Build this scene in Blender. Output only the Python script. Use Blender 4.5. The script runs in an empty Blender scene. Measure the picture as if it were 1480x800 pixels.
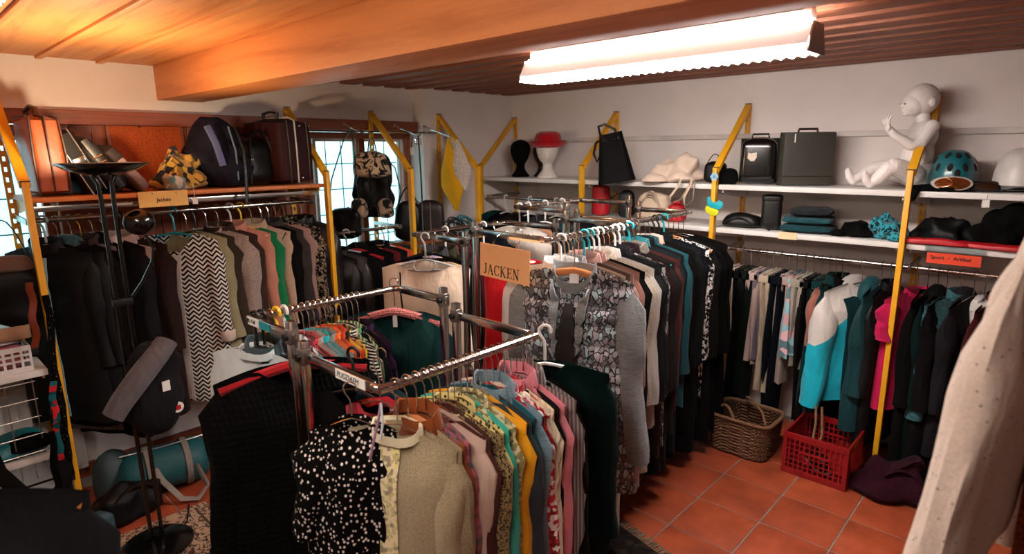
import bpy, bmesh, math, random
from mathutils import Vector, Matrix, noise
PI = math.pi; sin = math.sin; cos = math.cos
scene = bpy.context.scene
COL = scene.collection

# ------------------------------------------------------------------ camera, world, exposure
CEIL = 2.286
cam_d = bpy.data.cameras.new('camera'); cam = bpy.data.objects.new('camera', cam_d); COL.objects.link(cam)
cam_d.sensor_width = 36.0; cam_d.lens = 36.0 * 867.0 / 1480.0; cam_d.clip_start = 0.02
yaw, pitch, roll = math.radians(43.17), math.radians(11.92), math.radians(-0.52)
fw = Vector((-sin(yaw)*cos(pitch), cos(yaw)*cos(pitch), -sin(pitch)))
rt = fw.cross(Vector((0, 0, 1))).normalized(); up = rt.cross(fw)
r2 = rt*cos(roll) + up*sin(roll); u2 = -rt*sin(roll) + up*cos(roll)
m = Matrix((r2, u2, -fw)).transposed().to_4x4(); m.translation = Vector((3.8124, -4.086, 1.8))
cam.matrix_world = m
cam_d.dof.use_dof = True; cam_d.dof.focus_distance = 2.6; cam_d.dof.aperture_fstop = 3.2
scene.camera = cam
world = bpy.data.worlds.new('world'); scene.world = world; world.use_nodes = True
bg = world.node_tree.nodes['Background']
bg.inputs['Color'].default_value = (0.62, 0.92, 0.97, 1); bg.inputs['Strength'].default_value = 3.0
vs = scene.view_settings
vs.view_transform = 'Standard'; vs.look = 'None'; vs.gamma = 1.0; vs.use_curve_mapping = False
vs.exposure = 0.0
LAMP_POWER = 78.0          # emission of the two fluorescent diffusers
LAMP2_POWER = 30.0
UPLIGHT_W = 35.0            # halogen burner in the dish of the floor lamp

# ------------------------------------------------------------------ materials
def hexc(h, k=1.0):
    if isinstance(h, (tuple, list)): return tuple(h[:3])
    v = [int(h[i:i+2], 16)/255.0 for i in (0, 2, 4)]
    return tuple(k*(c/12.92 if c <= 0.04045 else ((c+0.055)/1.055)**2.4) for c in v)
MATS = {}
def newmat(name):
    m = bpy.data.materials.new(name); m.use_nodes = True
    nt = m.node_tree; b = nt.nodes['Principled BSDF']
    return m, nt, b
def N(nt, typ, **kw):
    n = nt.nodes.new(typ)
    for k, v in kw.items(): setattr(n, k, v)
    return n
def mathn(nt, op, a, b=None, c=None):
    n = N(nt, 'ShaderNodeMath', operation=op)
    for i, x in enumerate((a, b, c)):
        if x is None: continue
        if hasattr(x, 'is_linked') or hasattr(x, 'links'): nt.links.new(x, n.inputs[i])
        else: n.inputs[i].default_value = x
    return n.outputs[0]
def coords(nt):
    return N(nt, 'ShaderNodeTexCoord').outputs['Object']
def sepxyz(nt, v):
    s = N(nt, 'ShaderNodeSeparateXYZ'); nt.links.new(v, s.inputs[0]); return s.outputs
def scaled(nt, v, s):
    n = N(nt, 'ShaderNodeVectorMath', operation='MULTIPLY'); nt.links.new(v, n.inputs[0]); n.inputs[1].default_value = s; return n.outputs[0]
def noisef(nt, v, scale, detail=3, rough=0.55, dist=0.0):
    n = N(nt, 'ShaderNodeTexNoise'); nt.links.new(v, n.inputs['Vector'])
    n.inputs['Scale'].default_value = scale; n.inputs['Detail'].default_value = detail
    n.inputs['Roughness'].default_value = rough; n.inputs['Distortion'].default_value = dist
    return n.outputs['Fac']
def ramp(nt, f, stops, interp='LINEAR'):
    n = N(nt, 'ShaderNodeValToRGB'); cr = n.color_ramp; cr.interpolation = interp
    while len(cr.elements) < len(stops): cr.elements.new(0.5)
    for e, (p, c) in zip(cr.elements, stops): e.position = p; e.color = (*c[:3], 1)
    nt.links.new(f, n.inputs[0]); return n.outputs['Color']
def mixc(nt, f, a, b):
    n = N(nt, 'ShaderNodeMix', data_type='RGBA')
    for i, x in ((0, f), (6, a), (7, b)):
        if hasattr(x, 'links'): nt.links.new(x, n.inputs[i])
        else: n.inputs[i].default_value = (*x[:3], 1) if isinstance(x, tuple) else x
    return n.outputs[2]
def bumpn(nt, b, h, strength=0.3, dist=0.004):
    n = N(nt, 'ShaderNodeBump'); n.inputs['Strength'].default_value = strength; n.inputs['Distance'].default_value = dist
    nt.links.new(h, n.inputs['Height']); nt.links.new(n.outputs[0], b.inputs['Normal'])
def sh(c, k): return tuple(min(1.0, x*k) for x in c)

def solid(name, col, rough=0.5, metal=0.0, var=0.12, vscale=6.0, bump=0.0, bscale=120.0, spec=0.5, emit=0.0, coat=0.0, trans=0.0):
    if name in MATS: return MATS[name]
    m, nt, b = newmat(name); c = hexc(col); v = coords(nt)
    f = noisef(nt, v, vscale)
    nt.links.new(ramp(nt, f, [(0.3, sh(c, 1-var)), (0.7, sh(c, 1+var))]), b.inputs['Base Color'])
    b.inputs['Roughness'].default_value = rough; b.inputs['Metallic'].default_value = metal
    b.inputs['Specular IOR Level'].default_value = spec
    if coat: b.inputs['Coat Weight'].default_value = coat; b.inputs['Coat Roughness'].default_value = 0.15
    if trans: b.inputs['Transmission Weight'].default_value = trans
    if emit: b.inputs['Emission Color'].default_value = (*c, 1); b.inputs['Emission Strength'].default_value = emit
    if bump: bumpn(nt, b, noisef(nt, v, bscale, 4), bump)
    MATS[name] = m; return m

def fabric(name, col, kind='plain', col2=None, scale=1.0, rough=0.92, sheen=0.15, bump=0.25):
    """cloth material: kind picks the weave or the print"""
    if name in MATS: return MATS[name]
    m, nt, b = newmat(name); c = hexc(col); c2 = hexc(col2) if col2 else sh(c, 0.6)
    if max(c) < 0.02: c = sh(c, 0.6)
    v = coords(nt); x, y, z = sepxyz(nt, v)
    soft = noisef(nt, v, 5.0, 3); fine = noisef(nt, v, 420.0*scale, 2)
    base = ramp(nt, soft, [(0.25, sh(c, 0.8)), (0.75, sh(c, 1.15))]); hgt = fine
    if kind == 'plain':
        pass
    elif kind == 'tweed':
        f = noisef(nt, v, 230.0*scale, 3, 0.8); base = ramp(nt, f, [(0.40, c2), (0.60, c)])
    elif kind == 'boucle':
        f = noisef(nt, v, 130.0*scale, 4, 0.75); base = ramp(nt, f, [(0.35, c2), (0.6, c)]); hgt = f; bump = 0.9
    elif kind == 'knit':
        w1 = mathn(nt, 'SINE', mathn(nt, 'MULTIPLY', mathn(nt, 'ADD', x, mathn(nt, 'MULTIPLY', y, 0.7)), 900.0*scale))
        w2 = mathn(nt, 'SINE', mathn(nt, 'MULTIPLY', z, 700.0*scale))
        hgt = mathn(nt, 'ADD', w1, mathn(nt, 'MULTIPLY', w2, 0.6)); bump = 0.6
        base = mixc(nt, mathn(nt, 'MULTIPLY_ADD', hgt, 0.14, 0.3), base, c2)
    elif kind == 'cable':
        zz = mathn(nt, 'MULTIPLY', mathn(nt, 'SINE', mathn(nt, 'MULTIPLY', z, 90.0)), 0.006)
        hgt = mathn(nt, 'SINE', mathn(nt, 'MULTIPLY', mathn(nt, 'ADD', mathn(nt, 'ADD', x, y), zz), 260.0*scale)); bump = 1.0
    elif kind == 'chevron':
        k = 17.0*scale
        fr = mathn(nt, 'FRACT', mathn(nt, 'MULTIPLY', mathn(nt, 'ADD', x, mathn(nt, 'MULTIPLY', y, 0.8)), k))
        tri = mathn(nt, 'ABSOLUTE', mathn(nt, 'SUBTRACT', fr, 0.5))
        s = mathn(nt, 'FRACT', mathn(nt, 'MULTIPLY', mathn(nt, 'ADD', z, mathn(nt, 'MULTIPLY', tri, 0.05)), 40.0*scale))
        base = mixc(nt, mathn(nt, 'GREATER_THAN', s, 0.5), c, c2)
    elif kind in ('vstripe', 'hstripe'):
        ax = z if kind == 'hstripe' else mathn(nt, 'ADD', x, mathn(nt, 'MULTIPLY', y, 0.9))
        s = mathn(nt, 'FRACT', mathn(nt, 'MULTIPLY', ax, 45.0*scale))
        base = mixc(nt, mathn(nt, 'GREATER_THAN', s, 0.55), base, c2)
    elif kind == 'check':
        s1 = mathn(nt, 'GREATER_THAN', mathn(nt, 'FRACT', mathn(nt, 'MULTIPLY', x, 28.0*scale)), 0.6)
        s2 = mathn(nt, 'GREATER_THAN', mathn(nt, 'FRACT', mathn(nt, 'MULTIPLY', z, 28.0*scale)), 0.6)
        base = mixc(nt, mathn(nt, 'MULTIPLY', mathn(nt, 'ADD', s1, s2), 0.5), base, c2)
    elif kind == 'dots':
        vo = N(nt, 'ShaderNodeTexVoronoi'); nt.links.new(scaled(nt, v, (1, 1, 0.8)), vo.inputs['Vector']); vo.inputs['Scale'].default_value = 62.0*scale
        vo.inputs['Randomness'].default_value = 0.75
        base = mixc(nt, mathn(nt, 'LESS_THAN', vo.outputs['Distance'], 0.30), base, c2)
    elif kind == 'pindots':
        vo = N(nt, 'ShaderNodeTexVoronoi'); nt.links.new(v, vo.inputs['Vector']); vo.inputs['Scale'].default_value = 42.0*scale
        f = noisef(nt, v, 160.0, 3, 0.7); base = ramp(nt, f, [(0.3, sh(c, 0.88)), (0.7, sh(c, 1.08))]); hgt = f; bump = 0.5
        base = mixc(nt, mathn(nt, 'LESS_THAN', vo.outputs['Distance'], 0.13), base, c2)
    elif kind == 'leopard':
        f = noisef(nt, v, 75.0*scale, 3, 0.6, 0.6); base = ramp(nt, f, [(0.0, c), (0.50, c), (0.54, c2), (1.0, c2)])
    elif kind == 'print':
        vo = N(nt, 'ShaderNodeTexVoronoi'); nt.links.new(v, vo.inputs['Vector']); vo.inputs['Scale'].default_value = 30.0*scale
        rgb = N(nt, 'ShaderNodeSeparateColor'); nt.links.new(vo.outputs['Color'], rgb.inputs[0])
        base = ramp(nt, rgb.outputs[0], [(0.0, c), (0.45, c2), (0.7, sh(c, 0.4)), (0.9, sh(c2, 1.4))], 'CONSTANT')
    elif kind == 'snake':
        nd = N(nt, 'ShaderNodeTexNoise'); nt.links.new(v, nd.inputs['Vector']); nd.inputs['Scale'].default_value = 26.0; nd.inputs['Detail'].default_value = 3.0
        off = N(nt, 'ShaderNodeVectorMath', operation='MULTIPLY_ADD'); nt.links.new(nd.outputs['Color'], off.inputs[0]); off.inputs[1].default_value = (0.035, 0.035, 0.05); nt.links.new(v, off.inputs[2])
        vv = scaled(nt, off.outputs[0], (1, 1, 0.6))
        vo = N(nt, 'ShaderNodeTexVoronoi', feature='DISTANCE_TO_EDGE'); nt.links.new(vv, vo.inputs['Vector']); vo.inputs['Scale'].default_value = 30.0*scale
        vc = N(nt, 'ShaderNodeTexVoronoi'); nt.links.new(vv, vc.inputs['Vector']); vc.inputs['Scale'].default_value = 30.0*scale
        rgb = N(nt, 'ShaderNodeSeparateColor'); nt.links.new(vc.outputs['Color'], rgb.inputs[0])
        f2 = noisef(nt, v, 85.0*scale, 4, 0.75, 1.5)
        cell = ramp(nt, rgb.outputs[0], [(0.0, sh(c, 0.35)), (0.35, c), (0.62, c2), (0.85, sh(c, 1.5))], 'CONSTANT')
        cell = mixc(nt, ramp(nt, f2, [(0.32, (0, 0, 0)), (0.46, (1, 1, 1))]), sh(c, 0.12), cell)
        edge = mathn(nt, 'LESS_THAN', mathn(nt, 'ADD', vo.outputs['Distance'], mathn(nt, 'MULTIPLY', f2, -0.14)), 0.012)
        base = mixc(nt, edge, cell, sh(c, 0.06))
        hgt = mathn(nt, 'ADD', mathn(nt, 'MULTIPLY', f2, 0.3), mathn(nt, 'MULTIPLY', mathn(nt, 'ABSOLUTE', mathn(nt, 'SINE', mathn(nt, 'MULTIPLY', z, PI/0.085))), 4.0)); bump = 1.0
    elif kind == 'split':
        sl_ = mathn(nt, 'ADD', z, mathn(nt, 'MULTIPLY', mathn(nt, 'ABSOLUTE', x), 1.1))
        base = mixc(nt, mathn(nt, 'GREATER_THAN', sl_, -0.14*scale), base, c2)
    elif kind == 'heather':
        f = noisef(nt, scaled(nt, v, (25, 25, 220)), 1.0*scale, 4, 0.7); base = ramp(nt, f, [(0.35, c2), (0.65, c)])
    elif kind == 'specks':
        f = noisef(nt, v, 300.0*scale, 2, 0.8); base = ramp(nt, f, [(0.0, c), (0.66, c), (0.70, c2), (1, c2)])
    nt.links.new(base, b.inputs['Base Color'])
    lum = 0.3*c[0]+0.6*c[1]+0.1*c[2]
    b.inputs['Roughness'].default_value = rough; b.inputs['Specular IOR Level'].default_value = 0.06 if lum < 0.02 else 0.2
    b.inputs['Sheen Weight'].default_value = sheen*min(1.0, lum/0.08); b.inputs['Sheen Roughness'].default_value = 0.5
    big = N(nt, 'ShaderNodeBump'); big.inputs['Strength'].default_value = 0.55; big.inputs['Distance'].default_value = 0.016
    nt.links.new(noisef(nt, scaled(nt, v, (20, 26, 6.5)), 1.0, 2, 0.45, 0.6), big.inputs['Height'])
    sm_ = N(nt, 'ShaderNodeBump'); sm_.inputs['Strength'].default_value = bump; sm_.inputs['Distance'].default_value = 0.003
    nt.links.new(hgt, sm_.inputs['Height']); nt.links.new(big.outputs[0], sm_.inputs['Normal']); nt.links.new(sm_.outputs[0], b.inputs['Normal'])
    MATS[name] = m; return m

def wood(name, col, col2, axis=0, rough=0.55, scale=1.0, knots=True):
    if name in MATS: return MATS[name]
    m, nt, b = newmat(name); c, c2 = hexc(col), hexc(col2); v = coords(nt)
    s = [14.0, 14.0, 14.0]; s[axis] = 1.1
    g = noisef(nt, scaled(nt, v, tuple(k*scale for k in s)), 1.0, 6, 0.6, 0.5)
    fine = [160.0]*3; fine[axis] = 5.0
    g2 = noisef(nt, scaled(nt, v, tuple(fine)), 1.0, 3)
    base = ramp(nt, g, [(0.28, c2), (0.5, c), (0.8, sh(c, 1.18))])
    base = mixc(nt, mathn(nt, 'MULTIPLY', g2, 0.35), base, sh(c2, 0.8))
    if knots:
        ks = [3.0, 3.0, 3.0]; ks[axis] = 1.3
        vo = N(nt, 'ShaderNodeTexVoronoi'); nt.links.new(scaled(nt, v, tuple(ks)), vo.inputs['Vector']); vo.inputs['Scale'].default_value = 1.0
        base = mixc(nt, mathn(nt, 'LESS_THAN', vo.outputs['Distance'], 0.05), base, sh(c2, 0.4))
    nt.links.new(base, b.inputs['Base Color']); b.inputs['Roughness'].default_value = rough
    bumpn(nt, b, g2, 0.12, 0.002); MATS[name] = m; return m

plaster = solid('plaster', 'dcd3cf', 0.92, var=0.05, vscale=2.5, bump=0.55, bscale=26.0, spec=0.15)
plaster2 = plaster
chrome = solid('chrome', 'c9c4c0', 0.16, 1.0, var=0.06)
steel = solid('brushed_steel', 'a8a4a0', 0.32, 1.0, var=0.08)
yellow = solid('yellow_enamel', 'e0a21c', 0.42, var=0.05, bump=0.05)
white_enamel = solid('white_enamel', 'd9d6d2', 0.45, var=0.04)
blackp = solid('black_plastic', '0c0b0b', 0.4)
blackg = solid('black_gloss', '0a0909', 0.18, coat=0.4)
whitep = solid('white_plastic', 'd8d6d4', 0.4)
darkline = solid('dark_void', '050404', 0.9)
pine = wood('pine', 'e29a58', 'c06f34', 0)
pine_beam = wood('pine_beam', 'd8894c', 'b2632f', 0, scale=0.7)
pine_old = wood('pine_aged', '8d5236', '5f3020', 0, rough=0.6)
brownwood = wood('brown_stained_wood', '8a4322', '5a2712', 1, rough=0.5)
brownwood_v = wood('brown_stained_wood_upright', '8a4322', '5a2712', 2, rough=0.5)
shelfwood = wood('shelf_wood', 'c8742f', '94491b', 1, rough=0.5)

# ------------------------------------------------------------------ mesh building
class MB:
    def __init__(self): self.v = []; self.f = []
    def add(self, vs, fs, M=None):
        o = len(self.v)
        self.v += [tuple(M @ Vector(p)) if M else tuple(p) for p in vs]
        self.f += [tuple(i+o for i in f) for f in fs]; return self
    def box(self, c, s, M=None):
        x, y, z = c; a, b, d = s[0]/2, s[1]/2, s[2]/2
        vs = [(x+i*a, y+j*b, z+k*d) for i in (-1, 1) for j in (-1, 1) for k in (-1, 1)]
        return self.add(vs, [(0,1,3,2),(4,6,7,5),(0,4,5,1),(2,3,7,6),(0,2,6,4),(1,5,7,3)], M)
    def bar(self, p0, p1, w, h, upv=(0, 0, 1)):
        """square bar between two points"""
        p0, p1 = Vector(p0), Vector(p1); d = (p1-p0).normalized(); u = Vector(upv)
        if abs(d.dot(u)) > 0.95: u = Vector((0, 1, 0))
        s = d.cross(u).normalized(); t = s.cross(d)
        vs = [p + s*(i*w/2) + t*(j*h/2) for p in (p0, p1) for i, j in ((-1,-1),(1,-1),(1,1),(-1,1))]
        return self.add(vs, [(3,2,1,0),(4,5,6,7),(0,1,5,4),(1,2,6,5),(2,3,7,6),(3,0,4,7)])
    def loft(self, rings, cap=True, M=None):
        n = len(rings[0]); vs = [p for r in rings for p in r]; fs = []
        for k in range(len(rings)-1):
            for i in range(n):
                j = (i+1) % n; fs.append((k*n+i, k*n+j, (k+1)*n+j, (k+1)*n+i))
        if cap:
            fs.append(tuple(range(n-1, -1, -1))); fs.append(tuple((len(rings)-1)*n+i for i in range(n)))
        return self.add(vs, fs, M)
    def tube(self, pts, r, seg=8, cap=True, M=None):
        pts = [Vector(p) for p in pts]; rings = []; n = len(pts)
        t0 = (pts[1]-pts[0]).normalized(); a = Vector((0, 0, 1)) if abs(t0.z) < 0.9 else Vector((1, 0, 0))
        u = t0.cross(a).normalized()
        for i, p in enumerate(pts):
            t = (pts[min(i+1, n-1)] - pts[max(i-1, 0)])
            t = t.normalized() if t.length > 1e-9 else t0
            u = (u - t*u.dot(t)).normalized(); w = t.cross(u)
            rr = r[i] if isinstance(r, list) else r
            ra, rb = rr if isinstance(rr, (list, tuple)) else (rr, rr)
            rings.append([p + u*(ra*cos(2*PI*k/seg)) + w*(rb*sin(2*PI*k/seg)) for k in range(seg)])
        return self.loft(rings, cap, M)
    def lathe(self, prof, seg=24, M=None, cap=True):
        return self.loft([[(r*cos(2*PI*k/seg), r*sin(2*PI*k/seg), z) for k in range(seg)] for r, z in prof], cap, M)
    def ell(self, c, r, seg=16, rows=10, M=None):
        prof = []
        rings = []
        for i in range(rows+1):
            a = -PI/2 + PI*i/rows; rr = max(cos(a), 0.02)
            rings.append([(c[0]+r[0]*rr*cos(2*PI*k/seg), c[1]+r[1]*rr*sin(2*PI*k/seg), c[2]+r[2]*sin(a)) for k in range(seg)])
        return self.loft(rings, True, M)
    def prism(self, poly, y0, y1, M=None):
        """polygon in x,z extruded along y"""
        n = len(poly); vs = [(x, y0, z) for x, z in poly] + [(x, y1, z) for x, z in poly]
        fs = [tuple(range(n)), tuple(range(2*n-1, n-1, -1))] + [(i, n+i, n+(i+1) % n, (i+1) % n) for i in range(n)]
        return self.add(vs, fs, M)
    def soft(self, w, d, h, e=3.0, taper=1.0, bulge=0.06, noise_amp=0.0, seed=0, seg=32, rows=14, rnd=0.25, c=(0, 0, 0), M=None, nscale=7.0, lean=0.0):
        """cushion-like box standing on z=0: superellipse sections, rounded ends"""
        rings = []; rs = random.Random(seed); off = Vector((rs.uniform(0, 50), rs.uniform(0, 50), rs.uniform(0, 50)))
        for i in range(rows+1):
            q = i/rows; zz = q
            edge = min(q, 1-q)
            k = (1-(1-min(edge/rnd, 1.0))**2.4)**(1/2.4) if edge < rnd else 1.0
            k = max(k, 0.45 if i not in (0, rows) else 0.40)
            s = k*(1+(taper-1)*q)*(1+bulge*sin(PI*q))
            ring = []
            for j in range(seg):
                a = 2*PI*j/seg; cx, sy = cos(a), sin(a)
                X = (abs(cx)**(2/e))*(1 if cx >= 0 else -1)*w/2*s; Y = (abs(sy)**(2/e))*(1 if sy >= 0 else -1)*d/2*s
                p = Vector((X, Y, zz*h))
                if noise_amp:
                    nn = noise.noise(p*nscale+off)*noise_amp
                    nrm = Vector((X/(w*w), Y/(d*d), 0)); nrm = nrm.normalized() if nrm.length > 1e-6 else nrm
                    p = p + nrm*nn; 
                    if 0 < i: p.z += noise.noise(p*nscale+off*1.7)*noise_amp*0.8*q
                ring.append((p.x+c[0]+lean*zz*h, p.y+c[1], max(p.z, 0)+c[2]))
            rings.append(ring)
        return self.loft(rings, True, M)
    def build(self, name, mat, parent=None, smooth=True, bevel=0.0, angle=40, label=None):
        me = bpy.data.meshes.new(name); me.from_pydata([tuple(p) for p in self.v], [], self.f)
        if bevel:
            bm = bmesh.new(); bm.from_mesh(me); bmesh.ops.recalc_face_normals(bm, faces=bm.faces)
            bmesh.ops.bevel(bm, geom=[e for e in bm.edges if e.is_manifold and e.calc_face_angle(0) > 0.5], offset=bevel, segments=2, affect='EDGES', profile=0.6)
            bm.to_mesh(me); bm.free()
        else:
            bm = bmesh.new(); bm.from_mesh(me); bmesh.ops.recalc_face_normals(bm, faces=bm.faces); bm.to_mesh(me); bm.free()
        if smooth:
            me.shade_smooth(); me.set_sharp_from_angle(angle=math.radians(angle))
        me.materials.append(mat)
        o = bpy.data.objects.new(name, me); COL.objects.link(o)
        if parent is not None: o.parent = parent
        if label: o['label'] = label
        return o
def T(x=0, y=0, z=0, rz=0, rx=0, ry=0, s=1):
    return Matrix.Translation((x, y, z)) @ Matrix.Rotation(rz, 4, 'Z') @ Matrix.Rotation(rx, 4, 'X') @ Matrix.Rotation(ry, 4, 'Y') @ Matrix.Scale(s, 4)
def thing(name, label, cat, loc=(0, 0, 0), rz=0.0, group=None, rx=0.0, ry=0.0):
    o = bpy.data.objects.new(name, None); COL.objects.link(o); o.empty_display_size = 0.05
    o.location = loc; o.rotation_euler = (rx, ry, rz); o['label'] = label; o['category'] = cat
    if group: o['group'] = group
    return o
def struct(name, label=None, cat=None, mb=None, mat=None, smooth=False, bevel=0.0):
    o = mb.build(name, mat, None, smooth, bevel) if mb else bpy.data.objects.new(name, None)
    if not mb: COL.objects.link(o)
    o['kind'] = 'structure'
    if label: o['label'] = label
    return o
def shared(name, mesh, parent, loc=(0, 0, 0), rot=(0, 0, 0), mat=None):
    o = bpy.data.objects.new(name, mesh); COL.objects.link(o); o.parent = parent; o.location = loc; o.rotation_euler = rot
    return o
def textpart(name, body, size, mat, parent, M, depth=0.0006, shear=0.0, bold=0.0):
    cu = bpy.data.curves.new(name, 'FONT'); cu.body = body; cu.size = size; cu.extrude = depth; cu.align_x = 'CENTER'; cu.align_y = 'CENTER'; cu.shear = shear; cu.offset = bold
    t = bpy.data.objects.new(name, cu); COL.objects.link(t)
    me = bpy.data.meshes.new_from_object(t.evaluated_get(bpy.context.evaluated_depsgraph_get()))
    bpy.data.objects.remove(t); me.materials.clear(); me.materials.append(mat)
    me.transform(M); o = bpy.data.objects.new(name, me); COL.objects.link(o); o.parent = parent
    return o
# ------------------------------------------------------------------ the setting
XE, YS = 4.9, -5.2
def terracotta():
    m, nt, b = newmat('terracotta'); v = coords(nt)
    oi = N(nt, 'ShaderNodeObjectInfo'); sp = scaled(nt, v, (1, 1, 1))
    add = N(nt, 'ShaderNodeVectorMath', operation='ADD'); nt.links.new(v, add.inputs[0])
    cx = N(nt, 'ShaderNodeCombineXYZ'); nt.links.new(mathn(nt, 'MULTIPLY', oi.outputs['Random'], 40.0), cx.inputs[0]); nt.links.new(mathn(nt, 'MULTIPLY', oi.outputs['Random'], 17.0), cx.inputs[1]); nt.links.new(cx.outputs[0], add.inputs[1])
    f = noisef(nt, add.outputs[0], 7.0, 4)
    base = ramp(nt, f, [(0.3, hexc('80371f')), (0.55, hexc('a04627')), (0.8, hexc('b05531'))])
    base = mixc(nt, mathn(nt, 'MULTIPLY', oi.outputs['Random'], 0.3), base, hexc('7e3620'))
    nt.links.new(base, b.inputs['Base Color']); b.inputs['Roughness'].default_value = 0.5
    bumpn(nt, b, noisef(nt, add.outputs[0], 60, 4), 0.15, 0.003); return m
terra = terracotta(); grout = solid('grout', '7d7067', 0.95, bump=0.3)
floor = struct('floor', mb=MB().box((XE/2-0.06, YS/2, -0.03), (XE+0.12, -YS, 0.054)), mat=grout)
TS = 0.3177; tm = MB().box((0, 0, -0.006), (TS-0.0075, TS-0.0075, 0.012)).build('tile', terra, floor, True, 0.0025)
tile_mesh = tm.data; first = True
ix0 = int(math.floor((-0.12-2.567)/TS)); iy0 = int(math.floor((YS+1.015)/TS))
for i in range(ix0, 8):
    for j in range(iy0, 4):
        x, y = 2.567+(i+0.5)*TS, -1.015+(j+0.5)*TS
        if x < -0.05 or x > XE-0.15 or y > -0.15 or y < YS+0.2: continue
        if first: tm.location = (x, y, 0); first = False
        else: shared('tile', tile_mesh, floor, (x, y, 0))

wr = struct('wall_right', mb=MB().box((XE/2-0.1, 0.06, CEIL/2), (XE+0.4, 0.12, CEIL+0.2)), mat=plaster)
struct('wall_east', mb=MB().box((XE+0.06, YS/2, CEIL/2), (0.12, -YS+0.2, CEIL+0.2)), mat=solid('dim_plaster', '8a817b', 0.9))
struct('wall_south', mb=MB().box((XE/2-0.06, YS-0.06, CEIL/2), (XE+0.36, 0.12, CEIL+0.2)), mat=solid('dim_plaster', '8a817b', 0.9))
wl = struct('wall_left')
def wpart(nm, x0, x1, y0, y1, z0, z1, mat=plaster):
    return MB().box(((x0+x1)/2, (y0+y1)/2, (z0+z1)/2), (x1-x0, y1-y0, z1-z0)).build(nm, mat, wl, False)
wpart('wall_upper_band', -0.30, -0.12, YS, 0, 1.985, CEIL+0.02)
wpart('wall_below_window', -0.30, -0.12, YS, -3.40, 0, 0.86)
wpart('wall_centre', -0.30, -0.135, -3.40, -1.95, 0, 1.985)
wpart('wall_below_window', -0.30, -0.12, -1.95, -1.03, 0, 1.0)
wpart('pier', -0.30, 0.0, -1.03, 0, 0, CEIL+0.02)
wpart('wall_end', -0.30, -0.12, YS, -4.55, 0.86, 1.985)
# wooden cladding planks between the two windows
wp = MB().box((0, 0, 0), (0.018, 0.092, 0.98)).build('plank', brownwood_v, wl, True, 0.003)
pk = wp.data; k = 0
for i in range(15):
    y = -3.35 + i*0.0965
    if i == 0: wp.location = (-0.126, y, 1.49)
    else: shared('plank', pk, wl, (-0.126, y, 1.49))
lint = struct('trim_1', 'long brown wooden board running above the windows', mb=MB().box((-0.085, (YS-1.035)/2, 1.988), (0.07, -YS-1.035, 0.074)), mat=brownwood, bevel=0.004)
wrail = struct('trim_2', 'pale painted strip along the white wall above the shelves', mb=MB().box((XE/2, -0.012, 1.878), (XE, 0.024, 0.032)), mat=solid('painted_strip', 'c9c0bb', 0.6), bevel=0.004)
struct('baseboard_left', mb=MB().box((-0.11, (YS-1.03)/2, 0.04), (0.022, -YS-1.03, 0.08)), mat=brownwood, bevel=0.004)

def glassmat():
    m, nt, b = newmat('window_glass'); b.inputs['Base Color'].default_value = (0.85, 0.97, 1, 1); b.inputs['Roughness'].default_value = 0.02
    b.inputs['Transmission Weight'].default_value = 1.0; b.inputs['IOR'].default_value = 1.05; MATS['window_glass'] = m; return m
glass = glassmat()
palewood = solid('pale_sash_paint', 'b9aea6', 0.5)
grille_m = solid('grille_paint', '3f7f86', 0.5)
def window(nm, y0, y1, z0, z1, splits):
    w = struct(nm)
    x = -0.20; fwid = 0.055
    for (a, b, c, d) in ((y0, y1, z1-fwid, z1), (y0, y1, z0, z0+fwid)):
        MB().box((x, (a+b)/2, (c+d)/2), (0.07, b-a, d-c)).build('frame_rail', brownwood, w, True, 0.004)
    for y in (y0+fwid/2, y1-fwid/2):
        MB().box((x, y, (z0+z1)/2), (0.07, fwid, z1-z0-2*fwid)).build('frame_post', brownwood_v, w, True, 0.004)
    n = splits; W = (y1-y0-2*fwid)/n
    for i in range(n):
        a = y0+fwid+i*W; b = a+W
        if i: MB().box((x+0.005, a, (z0+z1)/2), (0.075, 0.05, z1-z0-2*fwid)).build('mullion', brownwood_v, w, True, 0.004)
        q = 0.022
        aa, bb, cc, dd = a+0.024, b-0.024, z0+fwid, z1-fwid
        fr = MB()
        vs = []
        for yy in (0, 0.032):
            vs += [(x-0.02+yy, p, r) for p, r in ((aa, cc), (bb, cc), (bb, dd), (aa, dd))] + [(x-0.02+yy, p, r) for p, r in ((aa+q, cc+q), (bb-q, cc+q), (bb-q, dd-q), (aa+q, dd-q))]
        fs = []
        for i4 in range(4):
            j4 = (i4+1) % 4
            fs += [(i4, j4, 4+j4, 4+i4), (8+i4, 12+i4, 12+j4, 8+j4), (i4, 8+i4, 8+j4, j4), (4+i4, 4+j4, 12+j4, 12+i4)]
        fr.add(vs, fs); so = fr.build('sash', palewood, w, False)
        MB().box((x-0.004, (aa+bb)/2, (cc+dd)/2), (0.005, bb-aa-2*q, dd-cc-2*q)).build('pane', glass, so, False)
    # security grille outside
    for k in range(1, int((z1-z0)/0.19)+1):
        z = z0+k*0.19-0.05; MB().tube([(-0.34, y0+0.02, z), (-0.34, y1-0.02, z)], 0.005, 6).build('grille_bar', grille_m, w)
    ny = max(2, int((y1-y0)/0.13))
    for k in range(1, ny):
        y = y0+(y1-y0)*k/ny; MB().tube([(-0.345, y, z0-0.02), (-0.345, y, z1+0.02)], 0.005, 6).build('grille_bar', grille_m, w)
    MB().box((-0.12, (y0+y1)/2, z0-0.012), (0.16, y1-y0, 0.03)).build('window_sill', palewood, w, True, 0.004)
    return w
window('window_1', -4.55, -3.40, 0.86, 1.95, 2)
window('window_2', -1.95, -1.03, 1.0, 1.95, 2)
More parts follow.
